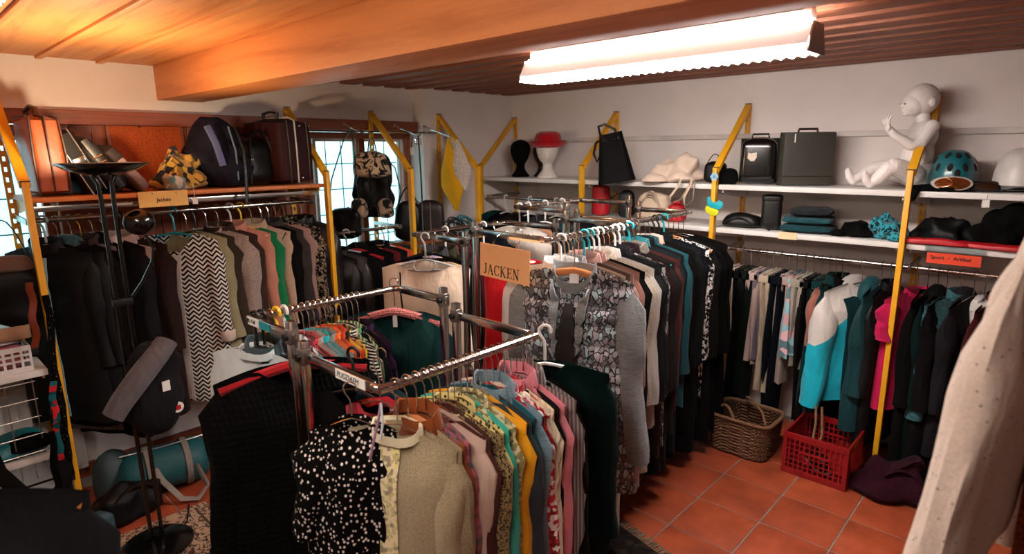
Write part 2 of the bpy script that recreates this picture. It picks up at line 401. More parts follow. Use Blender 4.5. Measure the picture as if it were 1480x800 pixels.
# a neighbour's pale wall across the lane, seen through the panes
lane = MB().box((-3.2, -2.6, 0.9), (0.1, 9.0, 1.9)).build('exterior_wall', solid('exterior_render', 'dcf0f0', 0.9), None, False); lane['kind'] = 'structure'

# ceiling: wide boards with battens near the lamp, narrow profiled planks beyond the beam
ce = struct('ceiling', mb=MB().box((XE/2-0.1, YS/2, CEIL+0.05), (XE+0.6, -YS+0.3, 0.06)), mat=pine_old)
LX = XE+0.24; CX = XE/2
y = -2.86; k = 0
while y > YS:
    w = 0.262
    b = MB().box((CX-0.06, y-w/2, CEIL+0.010), (LX, w-0.004, 0.02)).build('ceiling_board', pine, ce, True, 0.003)
    if k >= 1:
        MB().box((CX-0.06, y, CEIL-0.006), (LX, 0.03, 0.014)).build('batten', pine, ce, True, 0.003)
    y -= w; k += 1
y = -2.61; k = 0
while y < -0.02:
    hi = k % 2
    w = 0.085 if hi else 0.105
    MB().box((CX-0.06, y+w/2, CEIL+(0.014 if hi else -0.004)), (LX, w+0.012*(1-hi), 0.02)).build('ceiling_plank', pine_old, ce, True, 0.003)
    y += w; k += 1
beam = struct('ceiling_beam', 'massive square pine beam under the ceiling', mb=MB().box((CX-0.06, -2.735, 2.197), (LX, 0.25, 0.196)), mat=pine_beam, bevel=0.006, smooth=True)

# ------------------------------------------------------------------ fluorescent lamps
def fluor(loc, length, label, power, col):
    t = thing('fluorescent_lamp', label, 'lamp', loc)
    em, nt, b = newmat('lit_diffuser_%d' % int(power*10)); b.inputs['Base Color'].default_value = (0.9, 0.88, 0.85, 1)
    b.inputs['Emission Color'].default_value = (*col[:3], 1); b.inputs['Emission Strength'].default_value = power
    h = length/2
    wing, nt2, b2 = newmat('lit_wing_%d' % int(power*10)); b2.inputs['Base Color'].default_value = (0.6, 0.58, 0.56, 1)
    b2.inputs['Emission Color'].default_value = (*col[:3], 1); b2.inputs['Emission Strength'].default_value = 0.35
    MB().box((0, 0, 0.125), (length*0.98, 0.055, 0.04)).build('housing', white_enamel, t, True, 0.004)
    # sloping side wings of the trough
    for s in (-1, 1):
        MB().add([(-h, s*0.045, 0.088), (h, s*0.045, 0.088), (h, s*0.088, 0.024), (-h, s*0.088, 0.024), (-h, s*0.048, 0.091), (h, s*0.048, 0.091), (h, s*0.091, 0.026), (-h, s*0.091, 0.026)],
                 [(0,1,2,3),(4,7,6,5),(0,4,5,1),(2,6,7,3),(0,3,7,4),(1,5,6,2)]).build('reflector_wing', wing, t, False)
    n = 64; lo = MB(); prof = []
    # serrated louvre tray below the tubes
    for i in range(n+1):
        x = -h + length*i/n; prof.append((x, 0.0 if i % 2 else 0.013))
    lo.prism(prof + [(h, 0.024), (-h, 0.024)], -0.084, 0.084); lo.build('louvre', em, t, False)
    for s in (-1, 1):
        MB().add([(s*h, -0.09, 0.0), (s*h, 0.09, 0.0), (s*h, 0.05, 0.10), (s*h, -0.05, 0.10), (s*(h+0.006), -0.09, 0.0), (s*(h+0.006), 0.09, 0.0), (s*(h+0.006), 0.05, 0.10), (s*(h+0.006), -0.05, 0.10)],
                 [(0,1,2,3),(7,6,5,4),(0,4,5,1),(1,5,6,2),(2,6,7,3),(3,7,4,0)]).build('end_cap', steel, t, False)
        MB().box((s*(h-0.03), 0, (0.146+CEIL-loc[2]-0.006)/2), (0.03, 0.03, CEIL-loc[2]-0.152)).build('bracket', steel, t, False)
        MB().tube([(-h+0.02, s*0.04, 0.098), (h-0.02, s*0.04, 0.098)], 0.010, 10).build('tube', em, t)
    return t
fluor((2.435, -1.77, 2.118), 1.30, 'long fluorescent lamp with serrated louvre over the jacket racks', LAMP_POWER, (1.0, 0.92, 0.87))
fluor((2.78, -3.92, 2.10), 1.40, 'second fluorescent lamp, mostly out of frame near the pine boards', LAMP2_POWER, (1.0, 0.90, 0.80))
# ------------------------------------------------------------------ hangers
HM = {'chrome': chrome, 'white': whitep, 'black': blackp,
      'yellow': solid('yellow_plastic', 'e8b814', 0.35), 'teal': solid('teal_plastic', '128a94', 0.35),
      'wood': wood('hanger_wood', 'c07a40', '8c5024', 0, 0.4, knots=False), 'red': fabric('red_velvet', '8c1018'),
      'pink': fabric('crochet_pink', 'b03a48', 'knit', 'e0b0a0'), 'grey': solid('grey_plastic', '9a9a9a', 0.4),
      'cream': fabric('crochet_cream', 'd8c8a0', 'knit'), 'floral': fabric('padded_print', '8078a0', 'print', 'c0a050', 2.0),
      'redwhite': fabric('padded_redwhite', 'b01828', 'hstripe', 'e0d0c0', 1.2), 'brass': solid('brass', 'b88a3a', 0.25, 1.0)}
HNAME = {'chrome': 'chrome wire', 'white': 'white plastic', 'black': 'black plastic', 'yellow': 'yellow plastic', 'teal': 'teal plastic', 'wood': 'wooden', 'red': 'red velvet',
         'pink': 'pink padded', 'grey': 'grey plastic', 'cream': 'cream padded', 'floral': 'padded print', 'redwhite': 'red padded', 'brass': 'brass wire'}
HANG_MESH = {}
THICK = ('white', 'yellow', 'teal', 'grey', 'black', 'wood')
def hanger(kind, loc, rz, desc, w=0.19, hd=0.1, sd=0.055):
    mat = HM[kind]; padded = kind in ('red', 'pink', 'cream', 'floral', 'redwhite', 'wood')
    hk = (kind if not padded else 'chrome_p')
    if (hk, 'hook', hd) not in HANG_MESH:
        r = 0.0055 if kind in ('white', 'yellow', 'teal', 'grey', 'black') else 0.0022
        R = 0.021 if r > 0.004 else 0.0185
        pts = [(R*cos(a), 0, R*sin(a)) for a in [PI*(-0.12 + 1.12*i/12) for i in range(13)]]
        # the shank runs from the end of the arc to the neck
        end = pts[-1]; pts += [(end[0]*0.8, 0, end[2]-0.014), (end[0]*0.15, 0, end[2]-0.034), (0, 0, -hd*0.7), (0, 0, -hd-0.006)]
        o = MB().tube(pts, r, 7).build('hook', mat if not padded else chrome, None)
        HANG_MESH[(hk, 'hook', hd)] = o.data; bpy.data.objects.remove(o)
    key = (kind, 'arm', round(w, 2), hd, sd)
    if key not in HANG_MESH:
        if kind in ('chrome', 'brass'): rr = 0.0022
        elif kind in ('wood',): rr = (0.008, 0.016)
        elif padded: rr = 0.018
        else: rr = 0.006
        pts = []
        for i in range(13):
            x = -w + 2*w*i/12; pts.append((x, 0, -hd - 0.012 - sd*(abs(x)/w)**1.3*(1.0 if sd > 0.02 else 1) - (rr[1] if isinstance(rr, tuple) else rr)))
        mb = MB().tube(pts, rr, 8)
        o = mb.build('shoulder_bar', mat, None); HANG_MESH[key] = o.data; bpy.data.objects.remove(o)
    lb = '%s hanger of the %s' % (HNAME[kind], desc)
    if len(lb.split()) > 16: lb = '%s hanger of the %s' % (HNAME[kind].split()[0], desc)
    t = thing('clothes_hanger', lb, 'hanger', loc, rz, 'clothes hangers')
    shared('hook', HANG_MESH[(hk, 'hook', hd)], t); shared('shoulder_bar', HANG_MESH[key], t)
    if kind in ('chrome', 'brass', 'white', 'grey', 'yellow'):
        bk = (kind, 'bar', round(w, 2), hd)
        if bk not in HANG_MESH:
            o = MB().tube([(-w*0.98, 0, -hd-sd-0.012), (w*0.98, 0, -hd-sd-0.012)], 0.0022 if kind in ('chrome', 'brass') else 0.005, 7).build('trouser_bar', mat, None)
            HANG_MESH[bk] = o.data; bpy.data.objects.remove(o)
        shared('trouser_bar', HANG_MESH[bk], t)
    return t

# ------------------------------------------------------------------ garments
def patchslab(P, fa, v0, v1, o0, o1, nu=6, nv=14):
    """thin slab lying on the garment surface: fa(v)->(theta0,theta1)"""
    mb = MB(); vs = []
    for off in (o0, o1):
        for j in range(nv+1):
            v = v0+(v1-v0)*j/nv; a, b = fa((j/nv))
            for i in range(nu+1):
                th = a+(b-a)*i/nu; p = P(th, v); q = P(th+0.02, v); r = P(th, min(v+0.01, 1.0)) if v < 0.99 else P(th, v-0.01)
                n = (q-p).cross(r-p) if v < 0.99 else (r-p).cross(q-p)
                n = n.normalized() if n.length > 1e-9 else Vector((0, -1, 0))
                c = Vector((0, 0, p.z))
                if n.dot(Vector((p.x*0.2, p.y, 0))) < 0: n = -n
                vs.append(p+n*off)
    W = nu+1; S = W*(nv+1); fs = []
    for j in range(nv):
        for i in range(nu):
            a = j*W+i; fs += [(a, a+1, a+1+W, a+W), (S+a, S+a+W, S+a+1+W, S+a+1)]
    for i in range(nu):
        fs += [(i, S+i, S+i+1, i+1), (nv*W+i, nv*W+i+1, S+nv*W+i+1, S+nv*W+i)]
    for j in range(nv):
        a = j*W; b = j*W+nu
        fs += [(a, a+W, S+a+W, S+a), (b, S+b, S+b+W, b+W)]
    return mb.add(vs, fs)
GSEED = [1]
def garment(kind, cat, desc, loc, rz, mat, w=0.20, L=0.66, t=0.05, sl=0.56, smat=None, collar=None, cmat=None, neck=0.045, nw=0.075, flare=1.08, hang='chrome', group=None,
            buttons=0, bmat=None, zipm=None, lapel=None, placket=None, pockets=None, sway=0.0, splay=0.035, hd=0.1, sd=0.055, nT=30, nV=22, fold=0.010, cuff=None, hemband=None, label=None,
            tag=False, openv=0.0, waist=0.95, sleeve_r=0.056, hook=True, sfwd=0.0, quilt=None, k3=None):
    GSEED[0] += 1; rs = random.Random(GSEED[0]*77)
    ph = [rs.uniform(0, 6.28) for _ in range(8)]; fk = [rs.choice((3, 4, 5)), rs.choice((6, 7, 8))]
    if group: L *= rs.uniform(0.96, 1.04); sway += rs.uniform(-0.02, 0.02); rz += rs.uniform(-0.05, 0.05)
    root = thing(kind, label or desc, cat, loc, rz, group)
    if group: root.rotation_euler[0] = rs.uniform(-0.02, 0.02)
    zn = -hd
    def sm(q): q = max(0.0, min(1.0, q)); return q*q*(3-2*q)
    def P(th, v):
        c, s = cos(th), sin(th)
        a = w*(1 + (waist-1)*sin(PI*min(v/0.75, 1.0)) + (flare-1)*v**1.5)
        tt = 0.013 + (t-0.013)*sm(v/0.22); b = tt*(1+0.25*v)
        x = a*math.copysign(abs(c)**0.75, c); y = b*math.copysign(abs(s)**0.8, s)
        u = x/a
        ztop = zn - sd*(abs(u)*a/w)**1.25 - 0.004
        if abs(x) < nw:
            q = 1-(x/nw)**2
            ztop -= q*(neck if s < 0 else neck*0.25)
            if v < 0.2: y += (1 if s > 0 else -1)*0.022*q*(1-v/0.2)
        zb = zn - sd*0.6 - L + 0.012*sin(3*th+ph[5])
        z = ztop + (zb-ztop)*v
        am = fold*(0.25+0.75*v)*sm(v/0.12)
        y += am*(sin(fk[0]*u+ph[0]+1.2*v)+0.6*sin(fk[1]*u+ph[1]-0.8*v+ (1.5 if s > 0 else 0)))*(0.35+0.65*abs(s))
        x += 0.4*am*sin(5*v+ph[2])
        y += 0.007*noise.noise(Vector((x*14+ph[3]*9, y*10, z*9)))*sm(v/0.1)
        if quilt and s != 0: y += math.copysign(quilt[1]*abs(sin(PI*z/quilt[0]))*abs(s), s)
        x += sway*v
        return Vector((x, y, z))
    mb = MB(); rings = []
    for j in range(nV+1):
        v = (j/nV)**1.25; rings.append([tuple(P(2*PI*(i+0.5)/nT, v)) for i in range(nT)])
    mb.loft(rings, cap=False)
    # turned-in hem
    last = rings[-1]; cx = sum(p[0] for p in last)/nT
    mb.loft([last, [((p[0]-cx)*0.96+cx, p[1]*0.8, p[2]+0.002) for p in last], [((p[0]-cx)*0.9+cx, p[1]*0.7, p[2]+0.10) for p in last]], cap=False)
    mb.build('body', mat, root)
    if sl:
        for s in (-1, 1):
            x0 = s*(w-0.034); z0 = zn-sd-0.006; n = 13; pr = rs.uniform(0, 6); bend = rs.uniform(0.3, 1.0); fwd = rs.uniform(-0.02, 0.02)+sfwd
            rings = []
            for j in range(n+1):
                q = j/n
                dome = (1-(1-min(q/0.10, 1))**2)**0.5 if q < 0.10 else 1.0
                rx = sleeve_r*max(dome, 0.12)*(1-0.42*q)*(1+0.10*sin(9*q+pr)+0.05*sin(23*q+pr)); ry = min(t*0.95+0.006, sleeve_r)*max(dome, 0.12)*(0.30+0.70*sm(q/0.30))*(1-0.25*q)*(1+0.10*sin(11*q+pr*2))
                cxx = x0 + s*(0.012+splay*q - 0.02*bend*sin(PI*q)) + sway*q*0.9; cy = fwd*q - 0.03*bend*q*q; cz = z0 + 0.006 - sl*q
                rings.append([(cxx+rx*cos(2*PI*k/16)*(1+0.06*sin(3*k+6*q+pr)), cy+ry*sin(2*PI*k/16), cz - 0.055*(1-q)*(0.5+0.5*s*cos(2*PI*k/16))*(1 if q > 0.02 else 0.4)) for k in range(16)])
            m2 = MB().loft(rings, cap=True); so = m2.build('sleeve', smat or mat, root)
            if cuff:
                lr = rings[-1]; cz = sum(p[2] for p in lr)/16; cxx = sum(p[0] for p in lr)/16; cy = sum(p[1] for p in lr)/16
                MB().loft([[((p[0]-cxx)*k+cxx, (p[1]-cy)*k+cy, p[2]+dz) for p in lr] for k, dz in ((1.02, 0.05), (1.1, 0.045), (1.08, 0.0), (0.95, -0.008))]).build('cuff', cuff, so)
    cm = cmat or mat
    if collar in ('stand', 'shirt', 'ribbed', 'fur'):
        rings = []
        prof = {'stand': [(0.96, -0.012), (1.0, 0.03), (1.06, 0.034), (1.10, -0.012)], 'ribbed': [(0.98, -0.012), (1.0, 0.006), (1.06, 0.01), (1.12, -0.016)],
                'shirt': [(0.95, -0.008), (0.98, 0.032), (1.06, 0.036), (1.25, -0.014), (1.22, -0.02)], 'fur': [(0.9, -0.03), (0.95, 0.03), (1.25, 0.04), (1.5, 0.0), (1.3, -0.03)]}[collar]
        for k, dz in prof:
            rings.append([(nw*0.98*k*cos(a), 0.035*k*sin(a)+(0.0 if sin(a) > 0 else -0.006), zn - 0.004 + dz - (neck*0.85 if sin(a) < 0 else neck*0.2)*abs(sin(a)) - 0.012*abs(cos(a))) for a in [2*PI*i/20 for i in range(20)]])
        MB().loft(rings, cap=False).build('collar', cm, root)
    if collar == 'hood':
        MB().soft(0.20, 0.11, 0.17, 2.2, 0.8, 0.1, 0.012, GSEED[0], c=(0, 0.045, zn-0.15), seg=20, rows=9, rnd=0.4).build('hood', cm, root)
    F = -PI/2
    if lapel:
        for s in (-1, 1):
            patchslab(P, lambda q, s=s: (F + s*0.02, F + s*(0.02+0.75*(1-q)**0.8)), 0.03, lapel, 0.004, 0.011, 5, 10).build('lapel', cm, root)
    if placket:
        patchslab(P, lambda q: (F-0.09, F+0.09), 0.02, 0.985, 0.002, 0.006, 2, 18).build('placket', placket, root)
    if zipm:
        patchslab(P, lambda q: (F-0.03, F+0.03), 0.03, 0.97, 0.002, 0.006, 1, 18).build('zip', zipm, root)
    if buttons:
        for i in range(buttons):
            p = P(F+0.05, (lapel or 0.06)+0.03+(0.78-(lapel or 0.06))*i/max(buttons-1, 1))
            MB().lathe([(0.001, 0), (0.010, 0), (0.011, 0.003), (0.008, 0.005), (0.001, 0.004)], 10, T(p.x, p.y-0.009, p.z, 0, PI/2)).build('button', bmat or blackp, root)
    if pockets:
        for s in (-1, 1):
            patchslab(P, lambda q, s=s: (F+s*0.45, F+s*0.95), 0.62, 0.68 if pockets == 'flap' else 0.80, 0.002, 0.007, 4, 4).build('pocket', cm if pockets == 'flap' else mat, root)
    if hemband:
        patchslab(P, lambda q: (0.0, 2*PI-0.001), 0.955, 1.0, 0.001, 0.005, 40, 3).build('hem_band', hemband, root)
    if tag:
        MB().box((0.01, -0.012, zn-0.045), (0.035, 0.002, 0.06)).build('care_label', whitep, root, False)
    if hook and hang:
        hanger(hang, loc, rz, desc, w=w*0.93, hd=hd, sd=sd)
    return root, P

def trousers(desc, loc, rz, mat, L=0.62, w=0.10, t=0.022, hang='chrome', group=None, band=None, cat='trousers', hd=0.12, label=None, kind='trousers'):
    GSEED[0] += 1; rs = random.Random(GSEED[0]*31); root = thing(kind, label or desc, cat, loc, rz, group)
    for s in (-1, 1):
        rings = []; pr = rs.uniform(0, 6); n = 16; dl = rs.uniform(-0.03, 0.0) if s > 0 else 0
        for j in range(n+1):
            q = j/n; z = -hd+0.004-(L+dl)*q; k = 0.6 if j == 0 else 1.0
            a = w*(1-0.22*q)*(1+0.04*sin(6*q+pr)); b = t*k*(1+0.2*sin(5*q+pr))
            cx = 0.012*sin(2.2*q+pr)*q; cy = s*t*(0.92 if q > 0.02 else 0.5) + 0.006*sin(4*q+pr)
            rings.append([(cx+a*math.copysign(abs(cos(x))**0.6, cos(x)), cy+b*sin(x)+0.004*sin(3*x+pr+5*q), z+0.004*sin(4*x+pr)) for x in [2*PI*(i+0.5)/18 for i in range(18)]])
        MB().loft(rings).build('trouser_leg', mat, root)
    MB().box((0, 0, -hd-0.03), (w*2.04, t*3.9, 0.05)).build('waistband', band or mat, root, True, 0.01)
    hanger(hang, loc, rz, desc, w=w*1.1, hd=hd-0.02, sd=0.004)
    return root
def skirt(desc, loc, rz, mat, L=0.5, w=0.12, hang='chrome', group=None, cat='skirt', kind='skirt', flare=1.6, t=0.035, band=None, hd=0.12, label=None):
    GSEED[0] += 1; rs = random.Random(GSEED[0]*13); root = thing(kind, label or desc, cat, loc, rz, group); pr = rs.uniform(0, 6)
    rings = []; n = 18
    for j in range(n+1):
        q = j/n; a = w*(1+(flare-1)*q); b = t*(0.6+0.7*q); z = -hd-L*q
        rings.append([(a*math.copysign(abs(cos(x))**0.8, cos(x)), b*sin(x)+0.016*q*sin(7*x+pr)+0.009*q*sin(13*x+pr), z+0.01*q*sin(5*x+pr)) for x in [2*PI*i/40 for i in range(40)]])
    MB().loft(rings, cap=False).build('skirt_panel', mat, root)
    MB().loft([[(w*k*math.copysign(abs(cos(x))**0.8, cos(x)), t*0.66*k*sin(x), z) for x in [2*PI*i/24 for i in range(24)]] for k, z in ((0.97, -hd+0.012), (1.03, -hd+0.012), (1.05, -hd-0.028), (1.0, -hd-0.03))], cap=False).build('waistband', band or mat, root)
    hanger(hang, loc, rz, desc, w=w*0.95, hd=hd-0.02, sd=0.004)
    return root
# ------------------------------------------------------------------ shelving uprights
SLOT = {}
def slotted_strip(h):
    """steel strip in the local x,z plane with a column of punched slots, thickness along y"""
    xs = [-0.016, -0.006, 0.006, 0.016]; zs = [0.0]; holes = []; z = 0.02
    while z + 0.045 < h:
        zs += [z, z+0.022]; holes.append(len(zs)-2); z += 0.05
    zs.append(h); mb = MB(); vs = []; fs = []
    for yy in (0.0, -0.012):
        for zz in zs:
            for x in xs: vs.append((x, yy, zz))
    n = 4*len(zs)
    solidf = lambda i, j: 0 <= i < 3 and 0 <= j < len(zs)-1 and not (i == 1 and j in holes)
    for j in range(len(zs)-1):
        for i in range(3):
            if not solidf(i, j): continue
            a, b, c, d = j*4+i, j*4+i+1, (j+1)*4+i+1, (j+1)*4+i
            fs += [(a, b, c, d), (n+d, n+c, n+b, n+a)]
            for (p, q, ii, jj) in ((a, b, i, j-1), (b, c, i+1, j), (c, d, i, j+1), (d, a, i-1, j)):
                if not solidf(ii, jj): fs.append((p, n+p, n+q, q))
    return mb.add(vs, fs)
def upright(loc, rz, label, depth=0.45, side=1, foot=True):
    """wall strip, 45 degree brace and floor post, local -y points into the room"""
    t = thing('shelf_upright', label, 'upright', loc, rz, 'yellow shelf uprights')
    slotted_strip(2.08).build('wall_strip', yellow, t, False)
    MB().bar((0, -0.016, 2.07), (0, -depth, 1.665), 0.026, 0.04, (1, 0, 0)).build('brace', yellow, t, True, 0.002)
    MB().bar((0, -depth, 0.0), (0, -depth, 1.683), 0.04, 0.026, (1, 0, 0)).build('post', yellow, t, True, 0.002)
    MB().box((0, -depth, 1.686), (0.038, 0.03, 0.004)).build('end_cap', blackp, t, False)
    MB().box((0, -0.02, 2.085), (0.034, 0.034, 0.004)).build('end_cap', blackp, t, False)
    return t
RL = PI/2     # local -y -> world +x (left wall)
for y, lb in ((-3.606, 'yellow steel shelf upright beside the brown suitcase'), (-2.15, 'yellow steel shelf upright beside the burgundy suitcase'),
              (-1.51, 'yellow steel shelf upright between backpack and belts by the window'), (-0.875, 'yellow steel shelf upright behind the yellow net')):
    upright((0.0, y, 0), RL, lb)
for x, lb in ((0.045, 'yellow steel shelf upright in the corner beside the dark display heads'), (1.12, 'yellow steel shelf upright where the black tote hangs'),
              (2.15, 'yellow steel shelf upright with flower and bird ornaments'), (3.184, 'yellow steel shelf upright in front of the baby mannequin')):
    upright((x, 0.0, 0), 0, lb)

# ------------------------------------------------------------------ shelves
def wallshelf_board(nm, label, x0, x1, y0, y1, z, th, mat, grp=None, lip=None, axis='x', nb=2):
    t = thing(nm, label, 'shelf', ((x0+x1)/2, (y0+y1)/2, z), 0, grp)
    W, D = x1-x0, y1-y0
    MB().box((0, 0, -th/2), (W, D, th)).build('board', mat, t, True, 0.003)
    for k in range(nb):
        if axis == 'x':
            xx = -W/2+0.015+(W-0.03)*k/(nb-1)
            MB().prism([(D/2, -th), (D/2, -th-0.07), (D/2-0.02, -th-0.07), (-D/2+0.03, -th-0.02), (-D/2+0.03, -th)], -0.004, 0.004, T(xx, 0, 0, PI/2)).build('bracket', white_enamel, t, False)
        else:
            yy = -D/2+0.015+(D-0.03)*k/(nb-1)
            MB().prism([(-W/2, -th), (-W/2, -th-0.07), (-W/2+0.02, -th-0.07), (W/2-0.03, -th-0.02), (W/2-0.03, -th)], -0.004, 0.004, T(0, yy, 0)).build('bracket', yellow, t, False)
    return t
wallshelf_board('wall_shelf', 'orange wooden shelf carrying the suitcases and bags', 0.0, 0.43, -3.60, -2.16, 1.61, 0.022, shelfwood, 'wall shelves', axis='y')
for i, (a, b) in enumerate(((0.03, 1.105), (1.135, 2.135), (2.165, 3.168), (3.20, 4.2))):
    nm = ('below the display heads', 'below the cream cloth bag', 'below the vanity case and briefcase', 'below the two helmets')[i]
    wallshelf_board('wall_shelf', 'upper white metal shelf ' + nm, a, b, -0.43, -0.015, 1.578, 0.030, white_enamel, 'wall shelves')
    nm = ('in the corner behind the racks', 'with the red cylinder bag', 'with the folded jeans', 'with the black sportswear heap')[i]
    if i: wallshelf_board('wall_shelf', 'lower white metal shelf ' + nm, a, b, -0.43, -0.015, 1.308, 0.030, white_enamel, 'wall shelves')
for z, lb, x1 in ((0.835, 'white shelf holding the plastic basket by the window', 0.45), (0.10, 'low white shelf next to the yellow post by the window', 0.47), (0.42, 'white shelf holding the folded teal cloth', 0.43)):
    wallshelf_board('wall_shelf', lb, 0.02, x1, -4.5, -3.64, z, 0.03, white_enamel, 'wall shelves', axis='y')

def rail(label, p0, p1, r=0.0125, ends=True, brk=None):
    t = thing('clothes_rail', label, 'rail', (0, 0, 0), 0, 'wall clothes rails')
    MB().tube([p0, p1], r, 12).build('rail', chrome, t)
    for (a, b) in (brk or ()):
        MB().bar(a, b, 0.010, 0.028).build('bracket', steel, t, True, 0.002)
    return t
rail('chrome clothes rail below the wooden bag shelf', (0.25, -3.60, 1.495), (0.25, -2.17, 1.495), brk=[((0.0, -3.60, 1.50), (0.30, -3.60, 1.495)), ((0.0, -2.165, 1.50), (0.30, -2.165, 1.495))])
rail('chrome clothes rail below the backpack in front of the window', (0.30, -2.13, 1.275), (0.30, -1.50, 1.275), brk=[((0.0, -2.13, 1.28), (0.34, -2.13, 1.275)), ((0.0, -1.525, 1.28), (0.34, -1.525, 1.275))])
rail('chrome clothes rail under the lower white shelf', (2.17, -0.25, 1.155), (4.2, -0.25, 1.155), brk=[((2.175, 0, 1.17), (2.175, -0.29, 1.157)), ((3.20, 0, 1.17), (3.20, -0.29, 1.157))])
rail('chrome clothes rail in the corner below the display heads', (0.08, -0.40, 1.41), (1.09, -0.40, 1.41), brk=[((0.085, 0, 1.42), (0.085, -0.42, 1.41)), ((1.085, 0, 1.42), (1.085, -0.42, 1.41))])
# flat chrome bar in front of the wooden shelf
t = thing('chrome_bar', 'flat chrome bar running under the wooden bag shelf', 'bar', (0.36, -2.88, 1.555)); MB().box((0, 0, 0), (0.010, 1.43, 0.026)).build('flat_bar', chrome, t, True, 0.002)
for s in (-1, 1): MB().box((-0.004, s*0.62, 0.015), (0.006, 0.02, 0.032)).build('bracket', steel, t, False)
t = thing('hook_rail', 'chrome wall bar with sloping display hooks above the window', 'hook rail', (0.02, -1.5, 1.94))
MB().tube([(0, -0.62, 0), (0, 0.60, 0)], 0.008, 8).build('bar', chrome, t)
for y in (-0.245, 0.185, 0.47):
    MB().tube([(-0.005, y, 0.04), (0.0, y, 0.055), (0.012, y, 0.05), (0.06, y, 0.03), (0.30, y, -0.035), (0.31, y, -0.02)], 0.005, 8).build('hook', chrome, t)
for y in (-0.6, 0.58): MB().bar((-0.14, y, 0), (0.0, y, 0), 0.02, 0.02).build('bracket', steel, t, False)

# ------------------------------------------------------------------ double-rail chrome racks
def rack(label, xl, xr, y0, y1, hl, hr, px):
    t = thing('clothes_rack', label, 'clothes rack', (px, (y0+y1)/2, 0), 0, 'chrome double-rail clothes racks')
    cx, cy = px, (y0+y1)/2; l, r_ = xl-cx, xr-cx; a, b = y0-cy, y1-cy
    for x, h, nm in ((l, hl, 'l'), (r_, hr, 'r')):
        MB().tube([(x, a-0.005, h), (x, b+0.005, h)], 0.0125, 14).build('rail', chrome, t)
    for y in (a, b):
        for x0, x1, h in ((-0.036, l, hl), (0.036, r_, hr)):
            s = -1 if x1 < x0 else 1
            MB().bar((x0-s*0.02, y, h), (x1-s*0.03, y, h), 0.018, 0.030).build('arm', chrome, t, True, 0.003)
            MB().tube([(x1-s*0.032, y, h), (x1-s*0.012, y, h), (x1-s*0.002, y+(0.010 if y == a else -0.010), h), (x1, y+(0.03 if y == a else -0.03), h)], 0.0135, 10).build('elbow', chrome, t)
            MB().bar((x0, y, 0.10), (x0, y, h+0.05), 0.026, 0.026).build('post', chrome, t, True, 0.003)
            MB().box((x0, y, h), (0.034, 0.034, 0.05)).build('collar', steel, t, True, 0.003)
            MB().lathe([(0.001, 0), (0.011, 0), (0.012, 0.012), (0.001, 0.014)], 10, T(x0, y-0.017, h-0.0, 0, PI/2)).build('clamp_knob', blackp, t)
        MB().bar((l*0.75, y, 0.09), (r_*0.75, y, 0.09), 0.03, 0.03).build('foot', chrome, t, True, 0.003)
        for x in (l*0.73, r_*0.73):
            c = MB().tube([(x-0.012, y, 0.03), (x+0.012, y, 0.03)], 0.03, 14).build('caster', blackp, t)
            MB().box((x, y, 0.066), (0.008, 0.02, 0.03)).build('caster_fork', steel, c, False)
    MB().bar((0, a, 0.70), (0, b, 0.70), 0.02, 0.025).build('cross_bar', chrome, t, True, 0.003)
    for y in (a, b): MB().bar((-0.05, y, 0.70), (0.05, y, 0.70), 0.02, 0.025).build('tie_plate', steel, t, True, 0.003)
    return t
rackA = rack('chrome rack with labelled end bars full of colourful pullovers', 1.745, 2.53, -3.235, -2.605, 1.23, 1.18, 2.09)
rackB = rack('chrome rack with the orange JACKEN sign on its end bar', 1.25, 2.18, -2.12, -1.42, 1.365, 1.42, 1.69)
rackD = rack('chrome rack behind the jackets rack, reaching the white shelves', 1.27, 2.11, -1.34, -0.68, 1.455, 1.42, 1.71)
# paper strips stuck to the pullover rack
ink = solid('black_ink', '0b0a0a', 0.8); paper = solid('white_paper', 'dcdad4', 0.8, var=0.03)
st = thing('label_sticker', 'white handwritten sticker on the end bar beside the polka dot blouse', 'sticker', (2.40, -3.2455, 1.18), 0, 'rack stickers')
MB().box((0, 0, 0), (0.15, 0.001, 0.029)).build('paper_strip', paper, st, False); textpart('lettering', 'PUGDAEM', 0.024, ink, st, T(-0.012, -0.0012, 0, 0, PI/2), 0.0003, 0.3)
st = thing('label_sticker', 'white sticker at the outer corner of the pullover rack', 'sticker', (1.80, -3.2455, 1.23), 0, 'rack stickers')
MB().box((0, 0, 0), (0.085, 0.001, 0.029)).build('paper_strip', paper, st, False); textpart('lettering', 'Pulli', 0.02, ink, st, T(0, -0.0012, 0, 0, PI/2), 0.0003, 0.3)
st = thing('label_sticker', 'teal tape strip on the pullover rack end bar', 'sticker', (1.885, -3.2455, 1.23), 0, 'rack stickers')
MB().box((0, 0, 0), (0.08, 0.001, 0.026)).build('tape_strip', solid('teal_tape', '17858c', 0.4), st, False)
